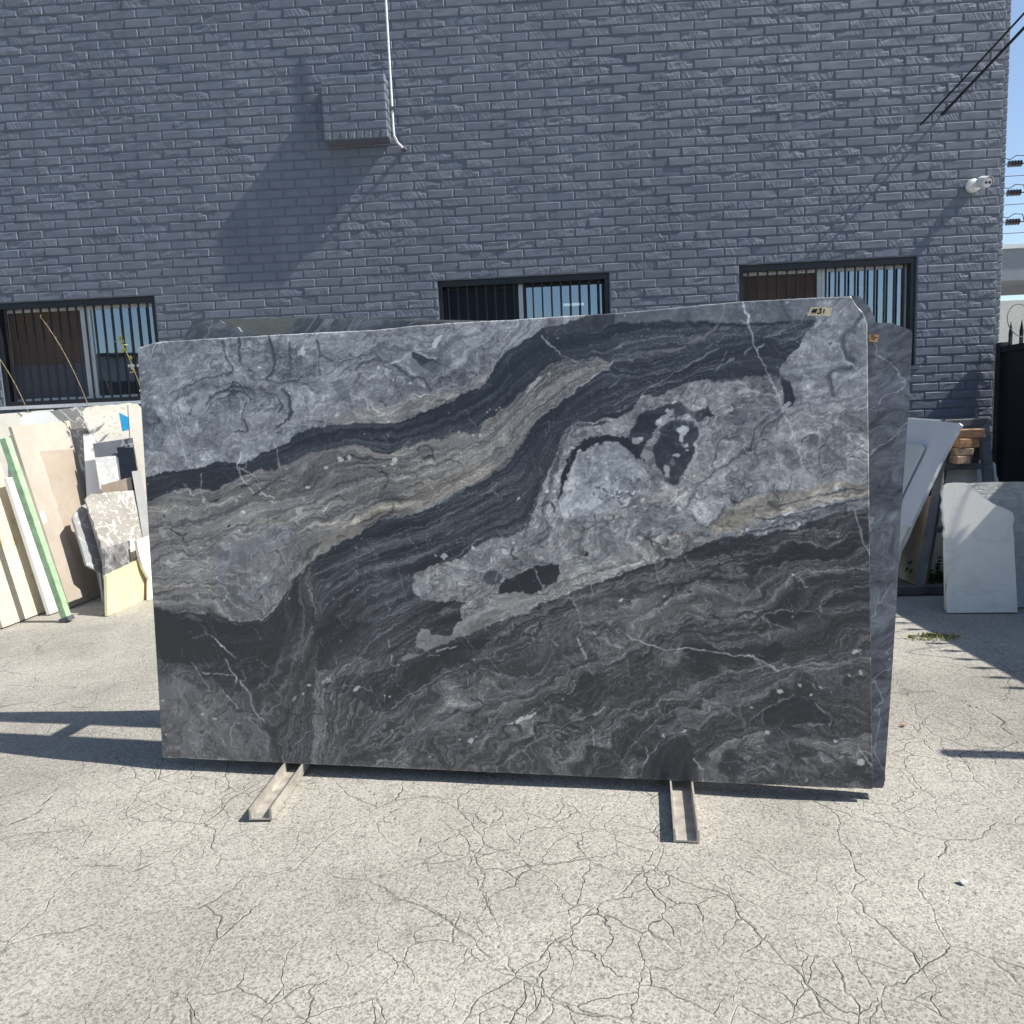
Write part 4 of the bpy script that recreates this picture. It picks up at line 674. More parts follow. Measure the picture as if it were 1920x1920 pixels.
# windows
for wi,(a,b2) in enumerate(WINS):
    win=bpy.data.objects.new('window',None); COL.objects.link(win); win.parent=bld; win.location=L(a,D,WZ0)
    win['label']=['barred window with a brown left pane and dark right pane','barred window with a black left pane and blue right pane','barred window with pale vertical blinds in its right pane'][wi]
    W,H=b2-a,WZ1-WZ0; t=.034; y=.02
    mb=MB(); mb.box((0.001,y,.001),(W-.001,y+.05,t)).box((0.001,y,H-t-.012),(W-.001,y+.05,H-.001)).box((.001,y,t+.0005),(t,y+.05,H-t-.0125)).box((W-t,y,t+.0005),(W-.001,y+.05,H-t-.0125)); mb.build('frame',MT['blacksteel'],win)
    nb=17
    for k in range(nb):
        x=t+(k+.6)*(W-2*t)/(nb+.2); MB().box((x-.0058,y+.012,t+.001),(x+.0058,y+.024,H-t-.013)).build('bar',MT['blacksteel'],win)
    mx=W*(.485 if wi else .53)
    MB().box((mx-.020,y+.062,t+.001),(mx+.020,y+.10,H-t-.001)).build('mullion',MT['alu'],win)
    sb=MB(); ys0=y+.066
    for (p,q) in ((t-.002,mx-.021),(mx+.021,W-t+.002)):
        sb.box((p,ys0,t-.002),(q,ys0+.03,t+.022)).box((p,ys0,H-t-.034),(q,ys0+.03,H-t-.004)).box((p,ys0,t+.0225),(p+.02,ys0+.03,H-t-.0345)).box((q-.02,ys0,t+.0225),(q,ys0+.03,H-t-.0345))
    sb.build('sash',MT['alu'] if wi!=1 else MT['blacksteel'],win)
    for side,(p,q) in enumerate(((t+.018,mx-.041),(mx+.041,W-t-.018))):
        MB().box((p,ys0+.012,t+.022),(q,ys0+.018,H-t-.034)).build('pane',(MT['screenblack'] if wi==1 else MT['screenbrown']) if side==0 else MT['glass'],win)
    if wi==0: MB().box((t+.0185,ys0+.006,t+.022),(mx-.0415,ys0+.0115,.40*H)).build('reflection_panel',MT['greyreflect'],win)  # added grey sheet, a painted reflection low in the left pane
    iy=.165; dp=1.5
    MB().add([(-.3,iy,-.4),(W+.3,iy,-.4),(W+.3,iy,H+.5),(-.3,iy,H+.5),(-.3,iy+dp,-.4),(W+.3,iy+dp,-.4),(W+.3,iy+dp,H+.5),(-.3,iy+dp,H+.5)],[(4,5,6,7),(0,4,7,3),(1,2,6,5),(3,7,6,2),(0,1,5,4)]).build('interior',MT['room'],win)
    if wi==2:
        for k in range(9):
            x=mx+.06+k*.066
            if k==1: continue
            MB().add([(x,.19,-.1),(x+.052,.215,-.1),(x+.052,.215,H+.02),(x,.19,H+.02),(x,.191,-.1),(x+.052,.216,-.1),(x+.052,.216,H+.02),(x,.191,H+.02)],[(0,1,2,3),(5,4,7,6)]).build('blind_slat',MT['blind'],win)
    tubes=[[(.86,.97,.35,.31),(1.00,1.10,.35,.312),(1.16,1.26,.3,.53)],[(1.0,1.18,.9,.715)],[]][wi]
    for tb in tubes:
        x0,x1,yy,z=tb if tb[0]<tb[1] else (tb[1],tb[0],tb[2],tb[3]); x0,x1=min(x0,x1),max(x0,x1)
        MB().tube([(x0,yy,z*1.0),(x1,yy,z*1.0)],.012,8).build('light_tube',MT['tube'],win)
    MB().box((-.03,-.012,-.028),(W+.03,.018,-.001)).build('sill',MT['whitepaint'] if wi==0 else MT['mortar'],win)
# security camera on the wall
sc=empty('security_camera','white bullet security camera fixed high on the brick wall','camera',(3.30,D,2.785))
MB().tube([(-.035,-.002,.0),(-.035,-.022,.0),(-.035,-.034,.0)],[.050,.048,.030],22).build('mount_base',MT['whitepaint'],sc)
MB().tube([(-.035,-.030,0),(-.022,-.062,.004)],.018,12).build('arm',MT['whitepaint'],sc)
dirv=Vector((.10,-.93,-.30)).normalized(); c0_=Vector((-.012,-.05,.012))
cb=MB().tube([c0_,c0_+dirv*.006,c0_+dirv*.085,c0_+dirv*.092],[.028,.037,.037,.034],22).build('body',MT['whitepaint'],sc)
tip=c0_+dirv*.0925
MB().tube([tip,tip+dirv*.003],.031,20).build('face_plate',MT['whitepaint'],cb)
sx=dirv.cross(Vector((0,0,1))).normalized()
for s_ in (-1,1):
    p=tip+dirv*.003+sx*.0135*s_; MB().tube([p,p+dirv*.004],.0095,14).build('lens',MT['darkplastic'],cb)
hv=sx.cross(dirv).normalized(); hp=[]
for k in range(9):
    an=math.pi*(k/8); hp.append(sx*math.cos(an)*.0405+hv*math.sin(an)*.0405)
MB().add([c0_+dirv*.02+q for q in hp]+[c0_+dirv*.104+q for q in hp]+[c0_+dirv*.02+q*1.05 for q in hp]+[c0_+dirv*.104+q*1.05 for q in hp],[(k,k+1,k+10,k+9) for k in range(8)]+[(k+18,k+27,k+28,k+19) for k in range(8)]+[(k+9,k+10,k+28,k+27) for k in range(8)]).build('sun_hood',MT['whitepaint'],sc)
# white conduit beside the projection
cn=empty('conduit','thin white conduit running down beside the brick projection','conduit',(PX1,D,PZ0))
MB().tube([(.035,-.095,1.4),(.035,-.095,.06),(.037,-.093,.02),(.055,-.07,-.02),(.085,-.03,-.045)],.008,10).build('pipe',MT['whitepaint'],cn)
MB().tube([(.085,-.03,-.045),(.10,-.001,-.05)],.016,10).build('elbow',MT['rackgrey'],cn)
MB().box((.012,-.108,.20),(.058,-.084,.222)).build('clip',MT['rackgrey'],cn)
# ---------------------------------------------------------------- the marble slab (#31)
e=Vector((math.cos(SLAB_YAW),math.sin(SLAB_YAW),0)); bk=Vector((-e.y,e.x,0)); up=Vector((0,0,math.cos(SLAB_LEAN)))+bk*math.sin(SLAB_LEAN); back=e.cross(up)*-1
back=up.cross(e)*-1 if (up.cross(e)).dot(bk)<0 else up.cross(e)
def slab_mat(off=0.,flip=False):
    o=Vector(SLAB_O)+bk*off
    return Matrix(((e.x,back.x,up.x,o.x),(e.y,back.y,up.y,o.y),(e.z,back.z,up.z,o.z),(0,0,0,1)))
def pairs(c): return [(c[i]/1000,c[i+1]/1000) for i in range(0,len(c),2)]
TOP=np.array(pairs(SLAB_TOP)) if not isinstance(SLAB_TOP[0],tuple) else np.array(SLAB_TOP)
NX,NZ=930,574
s=np.linspace(0,1,NX); tt=np.linspace(0,1,NZ)
su=-.027+s*(SLAB_W+.024); tp=np.interp(su,TOP[:,0],TOP[:,1]); tp=tp+(fbm(su*60,su*0,3,2)-.5)*.003
S_,T_=np.meshgrid(s,tt)
U=(-.027*T_)*(1-S_)+(SLAB_W-.003*T_)*S_; Vv=T_*tp[None,:]
Vv=Vv+(1-T_)**30*(fbm(U*50,U*0,3,8)-.5)*.003
def paint():
    # warped coordinates make every edge wander like natural stone
    n1=fbm(U*7,Vv*7,4,1)-.5; n2=fbm(U*7,Vv*7,4,2)-.5; m1=fbm(U*40,Vv*40,3,3)-.5; m2=fbm(U*40,Vv*40,3,4)-.5
    k1=fbm(U*110,Vv*110,2,5)-.5; k2=fbm(U*110,Vv*110,2,6)-.5; WU=U+n1*.032+m1*.018+k1*.005; WV=Vv+n2*.032+m2*.018+k2*.005
    # layering coordinate: harmonic interpolation between traced seams
    lv=None
    for (gx,gz,it) in ((40,26,400),(80,52,300),(160,104,250),(320,208,160)):
        fx=np.linspace(-.03,SLAB_W+.01,gx); fz=np.linspace(0,1.5,gz)
        fix=np.zeros((gz,gx),bool); val=np.zeros((gz,gx))
        for c,sv in SCURVES:
            P=pairs(c)
            for (x0,y0),(x1,y1) in zip(P[:-1],P[1:]):
                k=int(math.hypot(x1-x0,y1-y0)/.004)+2
                a=np.linspace(x0,x1,k); b=np.linspace(y0,y1,k); i=np.clip(np.round((a+.03)/(SLAB_W+.04)*(gx-1)).astype(int),0,gx-1); j=np.clip(np.round(b/1.5*(gz-1)).astype(int),0,gz-1)
                fix[j,i]=True; val[j,i]=sv
        if lv is None: F_=np.full((gz,gx),5.)
        else:
            jj=np.linspace(0,lv.shape[0]-1,gz); ii=np.linspace(0,lv.shape[1]-1,gx); j0=np.floor(jj).astype(int).clip(0,lv.shape[0]-2); i0=np.floor(ii).astype(int).clip(0,lv.shape[1]-2); fj=(jj-j0)[:,None]; fi=(ii-i0)[None,:]
            F_=(lv[np.ix_(j0,i0)]*(1-fj)+lv[np.ix_(j0+1,i0)]*fj)*(1-fi)+(lv[np.ix_(j0,i0+1)]*(1-fj)+lv[np.ix_(j0+1,i0+1)]*fj)*fi
        F_=np.where(fix,val,F_)
        for _ in range(it):
            P=np.pad(F_,1,mode='edge'); A=(P[:-2,1:-1]+P[2:,1:-1]+P[1:-1,:-2]+P[1:-1,2:])/4; F_=np.where(fix,val,A)
        for _ in range(2):
            P=np.pad(F_,1,mode='edge'); F_=(P[:-2,1:-1]+P[2:,1:-1]+P[1:-1,:-2]+P[1:-1,2:]+2*F_)/6
        lv=F_
    a=np.clip((WU+.03)/(SLAB_W+.04)*(lv.shape[1]-1),0,lv.shape[1]-1.001); b=np.clip(WV/1.5*(lv.shape[0]-1),0,lv.shape[0]-1.001); i0=a.astype(int); j0=b.astype(int); fi=a-i0; fj=b-j0
    S=(lv[j0,i0]*(1-fi)+lv[j0,i0+1]*fi)*(1-fj)+(lv[j0+1,i0]*(1-fi)+lv[j0+1,i0+1]*fi)*fj
    tone=.28+.0*U; warm=.34+.0*U; lay=.24+.0*U; mot=.135+.0*U
    def blur(m):
        P=np.pad(m,1,mode='edge'); return (P[:-2,1:-1]+P[2:,1:-1]+P[1:-1,:-2]+P[1:-1,2:]+4*m)/8
    def inside(P,X,Y):
        P=np.array(P); r=np.zeros(X.shape,bool); j=len(P)-1
        for i in range(len(P)):
            xi,yi=P[i];xj,yj=P[j]
            if yi!=yj: r^=((yi>Y)!=(yj>Y))&(X<(xj-xi)*(Y-yi)/(yj-yi)+xi)
            j=i
        return r
    for c,t,wm,ly,mo,op in POLYS:
        P=pairs(c); m=blur(inside(P,WU,WV).astype(float))*op
        if op<.9: m=m*np.clip(.55+1.1*fbm(U*14,Vv*14,4,int(t*100)),0,1)
        tone=tone*(1-m)+t*m; warm=warm*(1-m)+wm*m; lay=lay*(1-m)+ly*m; mot=mot*(1-m)+mo*m
    chaos=np.clip((mot-.075)*9,0,1); chaos=blur(blur(chaos))
    wa=fbm(WU*3.0,WV*4.0,4,121)-.5; wb=fbm(WU*8,WV*11,4,123)-.5
    S2=S+chaos*(wa*2.0+wb*.9); along=U*.8+Vv*.5+chaos*(fbm(U*3,Vv*3,2,125)-.5)*.8
    L1=fbm(S2*8,along*3,4,5)-.5; L2=fbm(S2*26,along*5,3,6)-.5; L3=fbm(S2*62,along*7,2,7)-.5
    rid=1-np.abs(fbm(S2*14+1.2*(fbm(U*5,Vv*5,3,15)),along*4,3,12)*2-1); rid=np.clip((rid-.93)/.07,0,1)
    rdk=1-np.abs(fbm(S2*11+3.7,along*4,4,14)*2-1); rdk=np.clip((rdk-.94)/.06,0,1)*np.clip((fbm(U*7,Vv*7,2,16)-.42)*6,0,1)
    tone=tone+lay*(1.25*L1+1.15*L2+.9*L3)+lay*.8*rid-(.10+.5*lay)*rdk*chaos+np.clip((fbm(S2*2.6,along*1.6,3,131)-.52)*3,-.5,.5)*.17*np.clip((.45-tone)*6,0,1)-.13*np.clip((fbm(S2*5,along*2.2,3,133)-.60)*9,0,1)*np.clip((.45-tone)*6,0,1)
    mk=fbm(WU*16,WV*16,5,9)-.5; mf=fbm(U*70,Vv*70,4,10,.65)-.5; cl=np.abs(fbm(WU*9,WV*9,4,11)-.5)
    pale_k=np.clip((tone-.30)*4,.22,1); tone=tone+mot*(.75*mk+1.0*mf)*pale_k  # mottling is stronger where the stone itself is paler
    tone=tone+(fbm(U*3.5,Vv*3.5,3,19)-.5)*.12
    # clasts: warped cells with their own greys and dark or pale seams
    def cells(X,Y,sd):
        xi=np.floor(X).astype(int); yi=np.floor(Y).astype(int); d1=np.full(X.shape,9.); d2=d1.copy(); cid=np.zeros(X.shape)
        for ax in (-1,0,1):
            for ay in (-1,0,1):
                cx,cy=xi+ax,yi+ay; jx=_lat[(cx+sd)&511,(cy*3+sd*7)&511]; jy=_lat[(cx*5+sd*3)&511,(cy+sd*2)&511]; d=np.hypot(cx+jx-X,cy+jy-Y); h=_lat[(cx*7+sd)&511,(cy*11+3)&511]
                c1=d<d1; d2=np.where(c1,d1,np.minimum(d2,d)); cid=np.where(c1,h,cid); d1=np.where(c1,d,d1)
        return cid,d2-d1
    n3=fbm(U*4,Vv*4,4,81)-.5; n4=fbm(U*4,Vv*4,4,82)-.5
    ca,ea=cells((U+n3*.34+n1*.09+m1*.03)*9,(Vv+n4*.34+n2*.09+m2*.03)*14,3); cb,eb=cells((U+n4*.12+n2*.05)*30,(Vv+n3*.12+n1*.05)*38,9)
    mm_=np.clip((mot-.05)*8,0,1.3)*pale_k
    bl=fbm(WU*13+2*n3,WV*19+2*n4,5,101,.6); bl2=fbm((U+n3*.1)*30,(Vv+n4*.1)*42,4,103,.6)
    tone=tone+mm_*((ca-.5)*.10+(cb-.5)*.07)+mm_*(np.clip((bl-.53)*22,-.5,.5)*.08+np.clip((bl2-.55)*18,-.5,.5)*.06)
    sel=fbm(U*6,Vv*6,3,91); e1=np.clip(1-ea/.09,0,1)*np.clip((sel-.40)*7,0,1); tone=tone-mm_*e1*.11
    e2=np.clip(1-ea/.035,0,1)*np.clip((.5-sel)*7,0,1); tone=tone+mm_*e2*.12; e3=np.clip(1-eb/.06,0,1)*np.clip((fbm(U*9,Vv*9,2,95)-.5)*7,0,1); tone=tone-mm_*e3*.06
    # swirling folds
    q=fbm(WU*5+2.2*n1,WV*5+2.2*n2,3,23); fold=np.sin(q*75+S*3); tone=tone+fold*.030*np.clip(mot*7,0,1.3); tone=tone+(fbm(WU*2.6+1.5*n1,WV*4.2+1.5*n2,4,97)-.5)*.16*np.clip((.5-tone)*4,0,1)
    warm=warm+(fbm(S*6,along*2,3,31)-.45)*.5*np.clip(lay*3,0,1)
    h1=fbm(U*130,Vv*130,2,111)-.5; h2=fbm(U*130,Vv*130,2,112)-.5; JU=U+m1*.016+n1*.006+h1*.006; JV=Vv+m2*.016+n2*.006+h2*.006
    def stroke(P,wd,t,wm,op,X,Y,soft=.5):
        nonlocal tone,warm
        P=pairs(P) if not isinstance(P[0],tuple) else P; xs_=[p[0] for p in P]; zs_=[p[1] for p in P]; mg=wd+.03
        j0=max(0,int((min(zs_)-mg)/1.5*NZ)-6); j1=min(NZ,int((max(zs_)+mg)/1.47*NZ)+8); i0=max(0,int((min(xs_)-mg)/SLAB_W*NX)-10); i1=min(NX,int((max(xs_)+mg+.03)/SLAB_W*NX)+10)
        if j1<=j0 or i1<=i0: return
        sl=(slice(j0,j1),slice(i0,i1)); d=dist_poly(X[sl],Y[sl],P); ww=wd/2*(.55+.9*fbm(U[sl]*22,Vv[sl]*22,2,int(wd*1e4)%50))
        m=np.clip((ww+.0012-d)/(.0024+soft*ww),0,1)*op; m=m*np.clip(.45+1.0*fbm(U[sl]*30,Vv[sl]*30,2,41),0,1)
        tone[sl]=tone[sl]*(1-m)+t*m; warm[sl]=warm[sl]*(1-m)+wm*m
    for c,wd,t,wm,op in STROKES:
        if t<.4 and 4<wd<16:
            P=pairs(c); o_=wd/2000+.0012; stroke([(p[0]-o_*.7,p[1]+o_*.7) for p in P],.003,.72,0,.75,WU,WV,.3)
        if t>.55 and wd<6: wd*=1.3
        big=wd>5; stroke(c,wd/1000,t,wm,op,WU if big else JU,WV if big else JV,.8 if big else .3)
    r2=np.random.default_rng(5)
    for _ in range(560):     # hairline fractures
        x,z=r2.uniform(0,SLAB_W),r2.uniform(0,1.48); an=r2.normal(-62,16) if r2.random()<.75 else r2.uniform(-180,180); ln=r2.uniform(.015,.075); an=math.radians(an)
        p=[(x,z),(x+ln*.5*math.cos(an)+r2.normal(0,.003),z+ln*.5*math.sin(an)),(x+ln*math.cos(an),z+ln*math.sin(an))]
        stroke(p,r2.uniform(.0012,.0024),r2.uniform(.5,.85),0,r2.uniform(.3,.8),JU,JV,.3)
    for _ in range(260):     # wispy light and dark streaks along the layers
        i=r2.integers(20,NX-20); j=r2.integers(20,NZ-20); x,z=U[j,i],Vv[j,i]; gx=S[j,i+6]-S[j,i-6]; gz=S[j+6,i]-S[j-6,i]; d=math.hypot(gx,gz)+1e-9; tx,tz=-gz/d,gx/d; ln=r2.uniform(.03,.16)
        k=r2.random()<.6; stroke([(x-tx*ln/2,z-tz*ln/2),(x,z+r2.normal(0,.002)),(x+tx*ln/2,z+tz*ln/2)],r2.uniform(.0012,.004),min(.8,tone[j,i]+.2) if k else max(.03,tone[j,i]-.18),warm[j,i],r2.uniform(.3,.7),WU,WV,.6)
    for _ in range(620):     # small folded seams, dark with a pale rim or the reverse
        i=r2.integers(20,NX-20); j=r2.integers(20,NZ-20); busy=mot[j,i]
        if busy<.1 and r2.random()<.8: continue
        x,z=U[j,i],Vv[j,i]; a=r2.uniform(0,6.28) if busy>.15 else math.atan2(S[j,i+6]-S[j,i-6],-(S[j+6,i]-S[j-6,i])); kk=r2.normal(0,26 if busy>.15 else 9); st_=r2.uniform(.004,.010); P=[]
        for _k in range(r2.integers(5,13)): P.append((x,z)); x+=st_*math.cos(a); z+=st_*math.sin(a); a+=kk*st_+r2.normal(0,.25); kk+=r2.normal(0,10)
        dk=r2.random()<.62; t0=tone[j,i]; stroke(P,r2.uniform(.0025,.0085) if dk else r2.uniform(.0015,.0035),max(.05,t0-.32) if dk else min(.85,t0+.30),warm[j,i],r2.uniform(.5,.95),JU,JV,.5)
        if dk and r2.random()<.5: stroke([(p[0]+.003,p[1]+.003) for p in P],.002,min(.85,t0+.22),warm[j,i],.6,JU,JV,.3)
    def blob(x,z,rx,rz,an,t,op=1):
        R_=max(rx,rz)+.012; j0=max(0,int((z-R_)/1.5*NZ)-6); j1=min(NZ,int((z+R_)/1.47*NZ)+8); i0=max(0,int((x-R_)/SLAB_W*NX)-10); i1=min(NX,int((x+R_+.03)/SLAB_W*NX)+10)
        if j1<=j0 or i1<=i0: return
        sl=(slice(j0,j1),slice(i0,i1)); dx=JU[sl]-x; dz=JV[sl]-z; c_,s_=math.cos(math.radians(an)),math.sin(math.radians(an)); a=(dx*c_+dz*s_)/rx; b=(-dx*s_+dz*c_)/rz
        d=np.sqrt(a*a+b*b)+(fbm(U[sl]*120,Vv[sl]*120,2,51)-.5)*.8+(fbm(U[sl]*45,Vv[sl]*45,2,53)-.5)*1.3; m=np.clip((1.1-d)/.3,0,1)*op; tone[sl]=tone[sl]*(1-m)+t*m
    for x,z,rx,rz,an,t in BLOBS: blob(x/1000,z/1000,rx/1000,rz/1000,an,t*.88,.85)
    for _ in range(900):
        i=r2.integers(0,NX); j=r2.integers(0,NZ); rr=abs(r2.normal(0,.0015))+.0008; x,z=U[j,i],Vv[j,i]
        if fbm(np.array([x*4.]),np.array([z*4.]),2,61)[0]<.5 and r2.random()<.7: continue
        blob(x,z,rr*r2.uniform(.7,1.8),rr,r2.uniform(-60,60),min(.95,tone[j,i]+r2.uniform(.18,.5)) if r2.random()<.75 else .08,r2.uniform(.4,.9))
    # faint saw lines and mesh print
    tone=tone+.010*np.sin(U*2*np.pi/.0078)*np.clip((fbm(U*3,Vv*3,2,71)-.42)*5,0,1)*np.clip(1.2-tone*2,0,1)
    tone=tone+(vn(U*160,Vv*2.2,75)-.5)*.035+(rng.random(U.shape)-.5)*.05
    ed=np.minimum(T_*1.49,(1-T_)*1.49); tone=tone+np.clip(.004-ed,0,1)/.004*.18
    tone=np.clip(tone,0.02,1)
    tone=np.clip(.5+(tone-.40)*1.23-.092,.0,1)
    st=np.array([0,.12,.25,.42,.6,.78,1]); rgb=np.array([[.023,.026,.034],[.040,.044,.054],[.072,.078,.091],[.165,.172,.185],[.30,.308,.32],[.47,.478,.485],[.82,.82,.81]])
    col=np.stack([np.interp(tone,st,rgb[:,k]) for k in range(3)],-1)
    wm=np.clip(warm,-.3,1.3)[...,None]; wp=np.clip(wm,0,2); col=col*(1+wm*np.array([.17,.03,-.10])+wp*wp*np.array([.09,.04,-.12])); return col
colr=paint()
me,v,q=grid_mesh('marble_face',U,np.zeros_like(U),Vv)
nv=len(v); idx=np.arange(NX*NZ).reshape(NZ,NX); per=np.concatenate([idx[0,:],idx[1:,-1],idx[-1,-2::-1],idx[-2:0:-1,0]])
bv=v[per].copy(); bv[:,1]=.020; v=np.concatenate([v,bv]); n=len(per); k=np.arange(n)
sq=np.stack([per[k],nv+k,nv+(k+1)%n,per[(k+1)%n]],-1).astype(np.int32)
fill_mesh(me,v,np.concatenate([q,sq]),[list(range(nv,nv+n))])
ca=np.concatenate([colr.reshape(-1,3),np.tile([[.045,.052,.058]],(n,1))]); ca=np.concatenate([ca,np.ones((len(ca),1))],1).astype(np.float32)
me.attributes.new('stone','FLOAT_COLOR','POINT').data.foreach_set('color',ca.ravel())
def _marble():
    m=N('honed_grey_marble'); a=m.n('ShaderNodeAttribute',attribute_name='stone').outputs['Color']; p=m.pos((1,1,1),'o'); f=m.noise(p,420,3,.6); g=m.noise(p,3,4,.6)
    col=m.mix(.5,a,m.ramp(f,[(.3,(.84,.84,.84)),(.7,(1.16,1.16,1.16))]),'MULTIPLY')
    m.b.inputs['Coat Weight'].default_value=.22; m.b.inputs['Coat Roughness'].default_value=.22
    return m.fin(col,m.math('MULTIPLY_ADD',g,.22,.24),m.bump(f,.05,.001),.5)
MT['marble']=_marble()
slab=obj('marble_sheet',me,MT['marble']); slab.matrix_world=slab_mat(); tag(slab,'large dark grey marble slab with pale swirling bands, taped number 31','slab')
# paper tape label with marker writing
def label(parent,quad,mat,strokes,wd,name):
    q=[Vector((p[0]/1000,-.0012,p[1]/1000)) for p in quad]
    lb=MB().add([*q,*[p+Vector((0,.0008,0)) for p in q]],[(0,1,2,3),(7,6,5,4),(0,4,5,1),(1,5,6,2),(2,6,7,3),(3,7,4,0)]).build(name,mat,parent)
    mb=MB()
    for st in strokes:
        pts=[]
        for (a,b) in st:
            P=(q[0]*(1-a)+q[1]*a)*(1-b)+(q[3]*(1-a)+q[2]*a)*b; pts.append((P.x,P.z))
        mb.ribbon(pts,wd)
    o=mb.build('marker_writing',MT['ink'],lb); o.location=(0,-.0018,0); return lb
ST31=[[(.17,.32),(.20,.80)],[(.28,.32),(.29,.82)],[(.12,.66),(.34,.68)],[(.10,.46),(.33,.48)],
      [(.40,.80),(.50,.84),(.53,.72),(.44,.60),(.53,.52),(.54,.38),(.46,.26),(.38,.32)],[(.64,.82),(.65,.60),(.655,.36)],[(.66,.24),(.665,.18)]]
label(slab,LABEL31,MT['paper'],ST31,.0042,'paper_label')
# ---------------------------------------------------------------- slabs behind it in the pack
def _marble2(nm,dark,light,seed):
    m=N(nm); p=m.pos((1,1,1),'o'); off=m.n('ShaderNodeMapping'); off.inputs['Location'].default_value=(seed*3.1,seed,seed*1.7); off.inputs['Rotation'].default_value=(0,R(28),0); m.l(p,off.inputs[0]); sq=m.n('ShaderNodeMapping'); sq.inputs['Scale'].default_value=(1,1,1.7); m.l(off.outputs[0],sq.inputs[0])
    a=m.noise(sq.outputs[0],1.6,8,.62,1.1); b=m.noise(sq.outputs[0],9,8,.74,2.2); v=m.noise(sq.outputs[0],2.1,5,.5,.6); rid=m.math('ABSOLUTE',m.math('SUBTRACT',v,.5))
    col=m.ramp(m.math('MULTIPLY_ADD',b,.55,m.math('MULTIPLY',a,.5)),[(.40,dark),(.50,scl(light,.38)),(.56,scl(light,.6)),(.66,light)])
    col=m.mix(m.math('MULTIPLY',m.ramp(rid,[(0,(1,1,1)),(.006,(0,0,0))]),.5),col,(.55,.56,.57)); sp=m.noise(p,32,3,.6,.4); col=m.mix(m.ramp(sp,[(.70,(0,0,0)),(.74,(1,1,1))]),col,(.6,.61,.62))
    f=m.noise(p,350,2,.6); return m.fin(col,.42,m.bump(f,.08,.001),.45)
MT['marbleB']=_marble2('blue_grey_marble',(.032,.038,.052),(.27,.29,.335),2)
MT['marbleC']=_marble2('plain_grey_marble',(.07,.077,.090),(.29,.305,.33),5)
def pslab(name,off,poly,mat,label_,th=.02):
    pts=[(p[0]/1000,0,p[1]/1000) for p in poly]
    o=MB().prism(pts,(0,-1,0),th).build(name,mat); o.matrix_world=slab_mat(off); return tag(o,label_,'slab')
s8=pslab('marble_sheet',.0225,SLAB8,MT['marbleB'],'blue-grey marble slab with an orange tag, sticking out behind the number 31 slab')
label(s8,LABEL8,MT['papero'],[[(.45,.30),(.30,.42),(.30,.62),(.42,.70),(.55,.60),(.58,.42),(.45,.30)],[(.30,.62),(.20,.78),(.30,.92),(.45,.86),(.42,.70)],[(.62,.66),(.74,.60),(.86,.66)]],.0026,'paper_label')
pslab('marble_sheet',.044,SLABR,MT['marbleC'],'grey marble slab with a broken greenish top corner behind the tagged slab')
pslab('marble_sheet',.0655,SLABL,MT['marbleC'],'grey marble slab with a cracked, notched top edge behind the big slab')
pslab('marble_sheet',.087,SLABM,MT['mesh'],'mesh-backed slab showing through the notch of the cracked slab')
# rear pack leaning the other way
def rear(off,lab,w0,w1,hh):
    o=MB().prism([(w0,0,0),(w1,0,0),(w1,0,hh),(w0,0,hh)],(0,-1,0),.02).build('marble_sheet',MT['marbleC'])
    ur=Vector((0,0,math.cos(SLAB_LEAN)))-bk*math.sin(SLAB_LEAN); br=e.cross(ur); br=br if br.dot(bk)>0 else -br; o_=Vector(SLAB_O)+bk*off
    o.matrix_world=Matrix(((e.x,br.x,ur.x,o_.x),(e.y,br.y,ur.y,o_.y),(e.z,br.z,ur.z,o_.z),(0,0,0,1))); tag(o,lab,'slab')
for k in range(4): rear(.47+k*.024,'grey marble slab leaning on the far side of the rack, %s from its posts'%('next','second','third','fourth')[k].replace('next','first'),.03+.01*k,2.36,1.40)
# ---------------------------------------------------------------- rack carrying the pack
rk=empty('slab_rack','low steel A-frame rack on two channel beams under the marble slabs','rack',Vector(SLAB_O)*1)
RO=Vector(SLAB_O)
def chan(x0,y0,dx,dy,ln,w=.072,h=.038,t=.005):
    d=Vector((dx,dy,0)).normalized(); r=Vector((d.y,-d.x,0)); p=Vector((x0,y0,0)); prof=[(-w/2,.001),(w/2,.001),(w/2,h),(w/2-t,h),(w/2-t*1.6,.001+t),(-w/2+t*1.6,.001+t),(-w/2+t,h),(-w/2,h)]
    v=[];
    for q in (p,p+d*ln): v+=[q+r*a+Vector((0,0,b)) for a,b in prof]
    v=[tuple(Vector(a)-RO) for a in v]; n=8
    return MB().add(v,[(0,1,2,3,4,5,6,7)[::-1],tuple(range(8,16))]+[(i,(i+1)%n,(i+1)%n+n,i+n) for i in range(n)]).build('base_channel',MT['galv'],rk)
chan(-.918,2.135,.012,1,1.15); chan(.366,1.972,.135,.99,1.15)
def P(u,o_,z): return tuple(e*u+bk*o_+Vector((0,0,z-RO.z)))
for u in (.5,1.83):
    for (o0,o1) in ((.123,.213),(.452,.362)):
        MB().beam(P(u,o0,.042),P(u,o1,1.15),.05,.028,tuple(bk)).build('post',MT['steel'],rk)
    MB().beam(P(u,.205,1.24),P(u,.372,1.24),.05,.05).build('tie',MT['steel'],rk)
    MB().beam(P(u,.15,.055),P(u,.43,.055),.04,.026).build('foot',MT['steel'],rk)
for o0 in (.21,.362): MB().beam(P(1.3,o0,.95),P(2.25,o0,.95),.02,.04).build('rail',MT['steel'],rk)
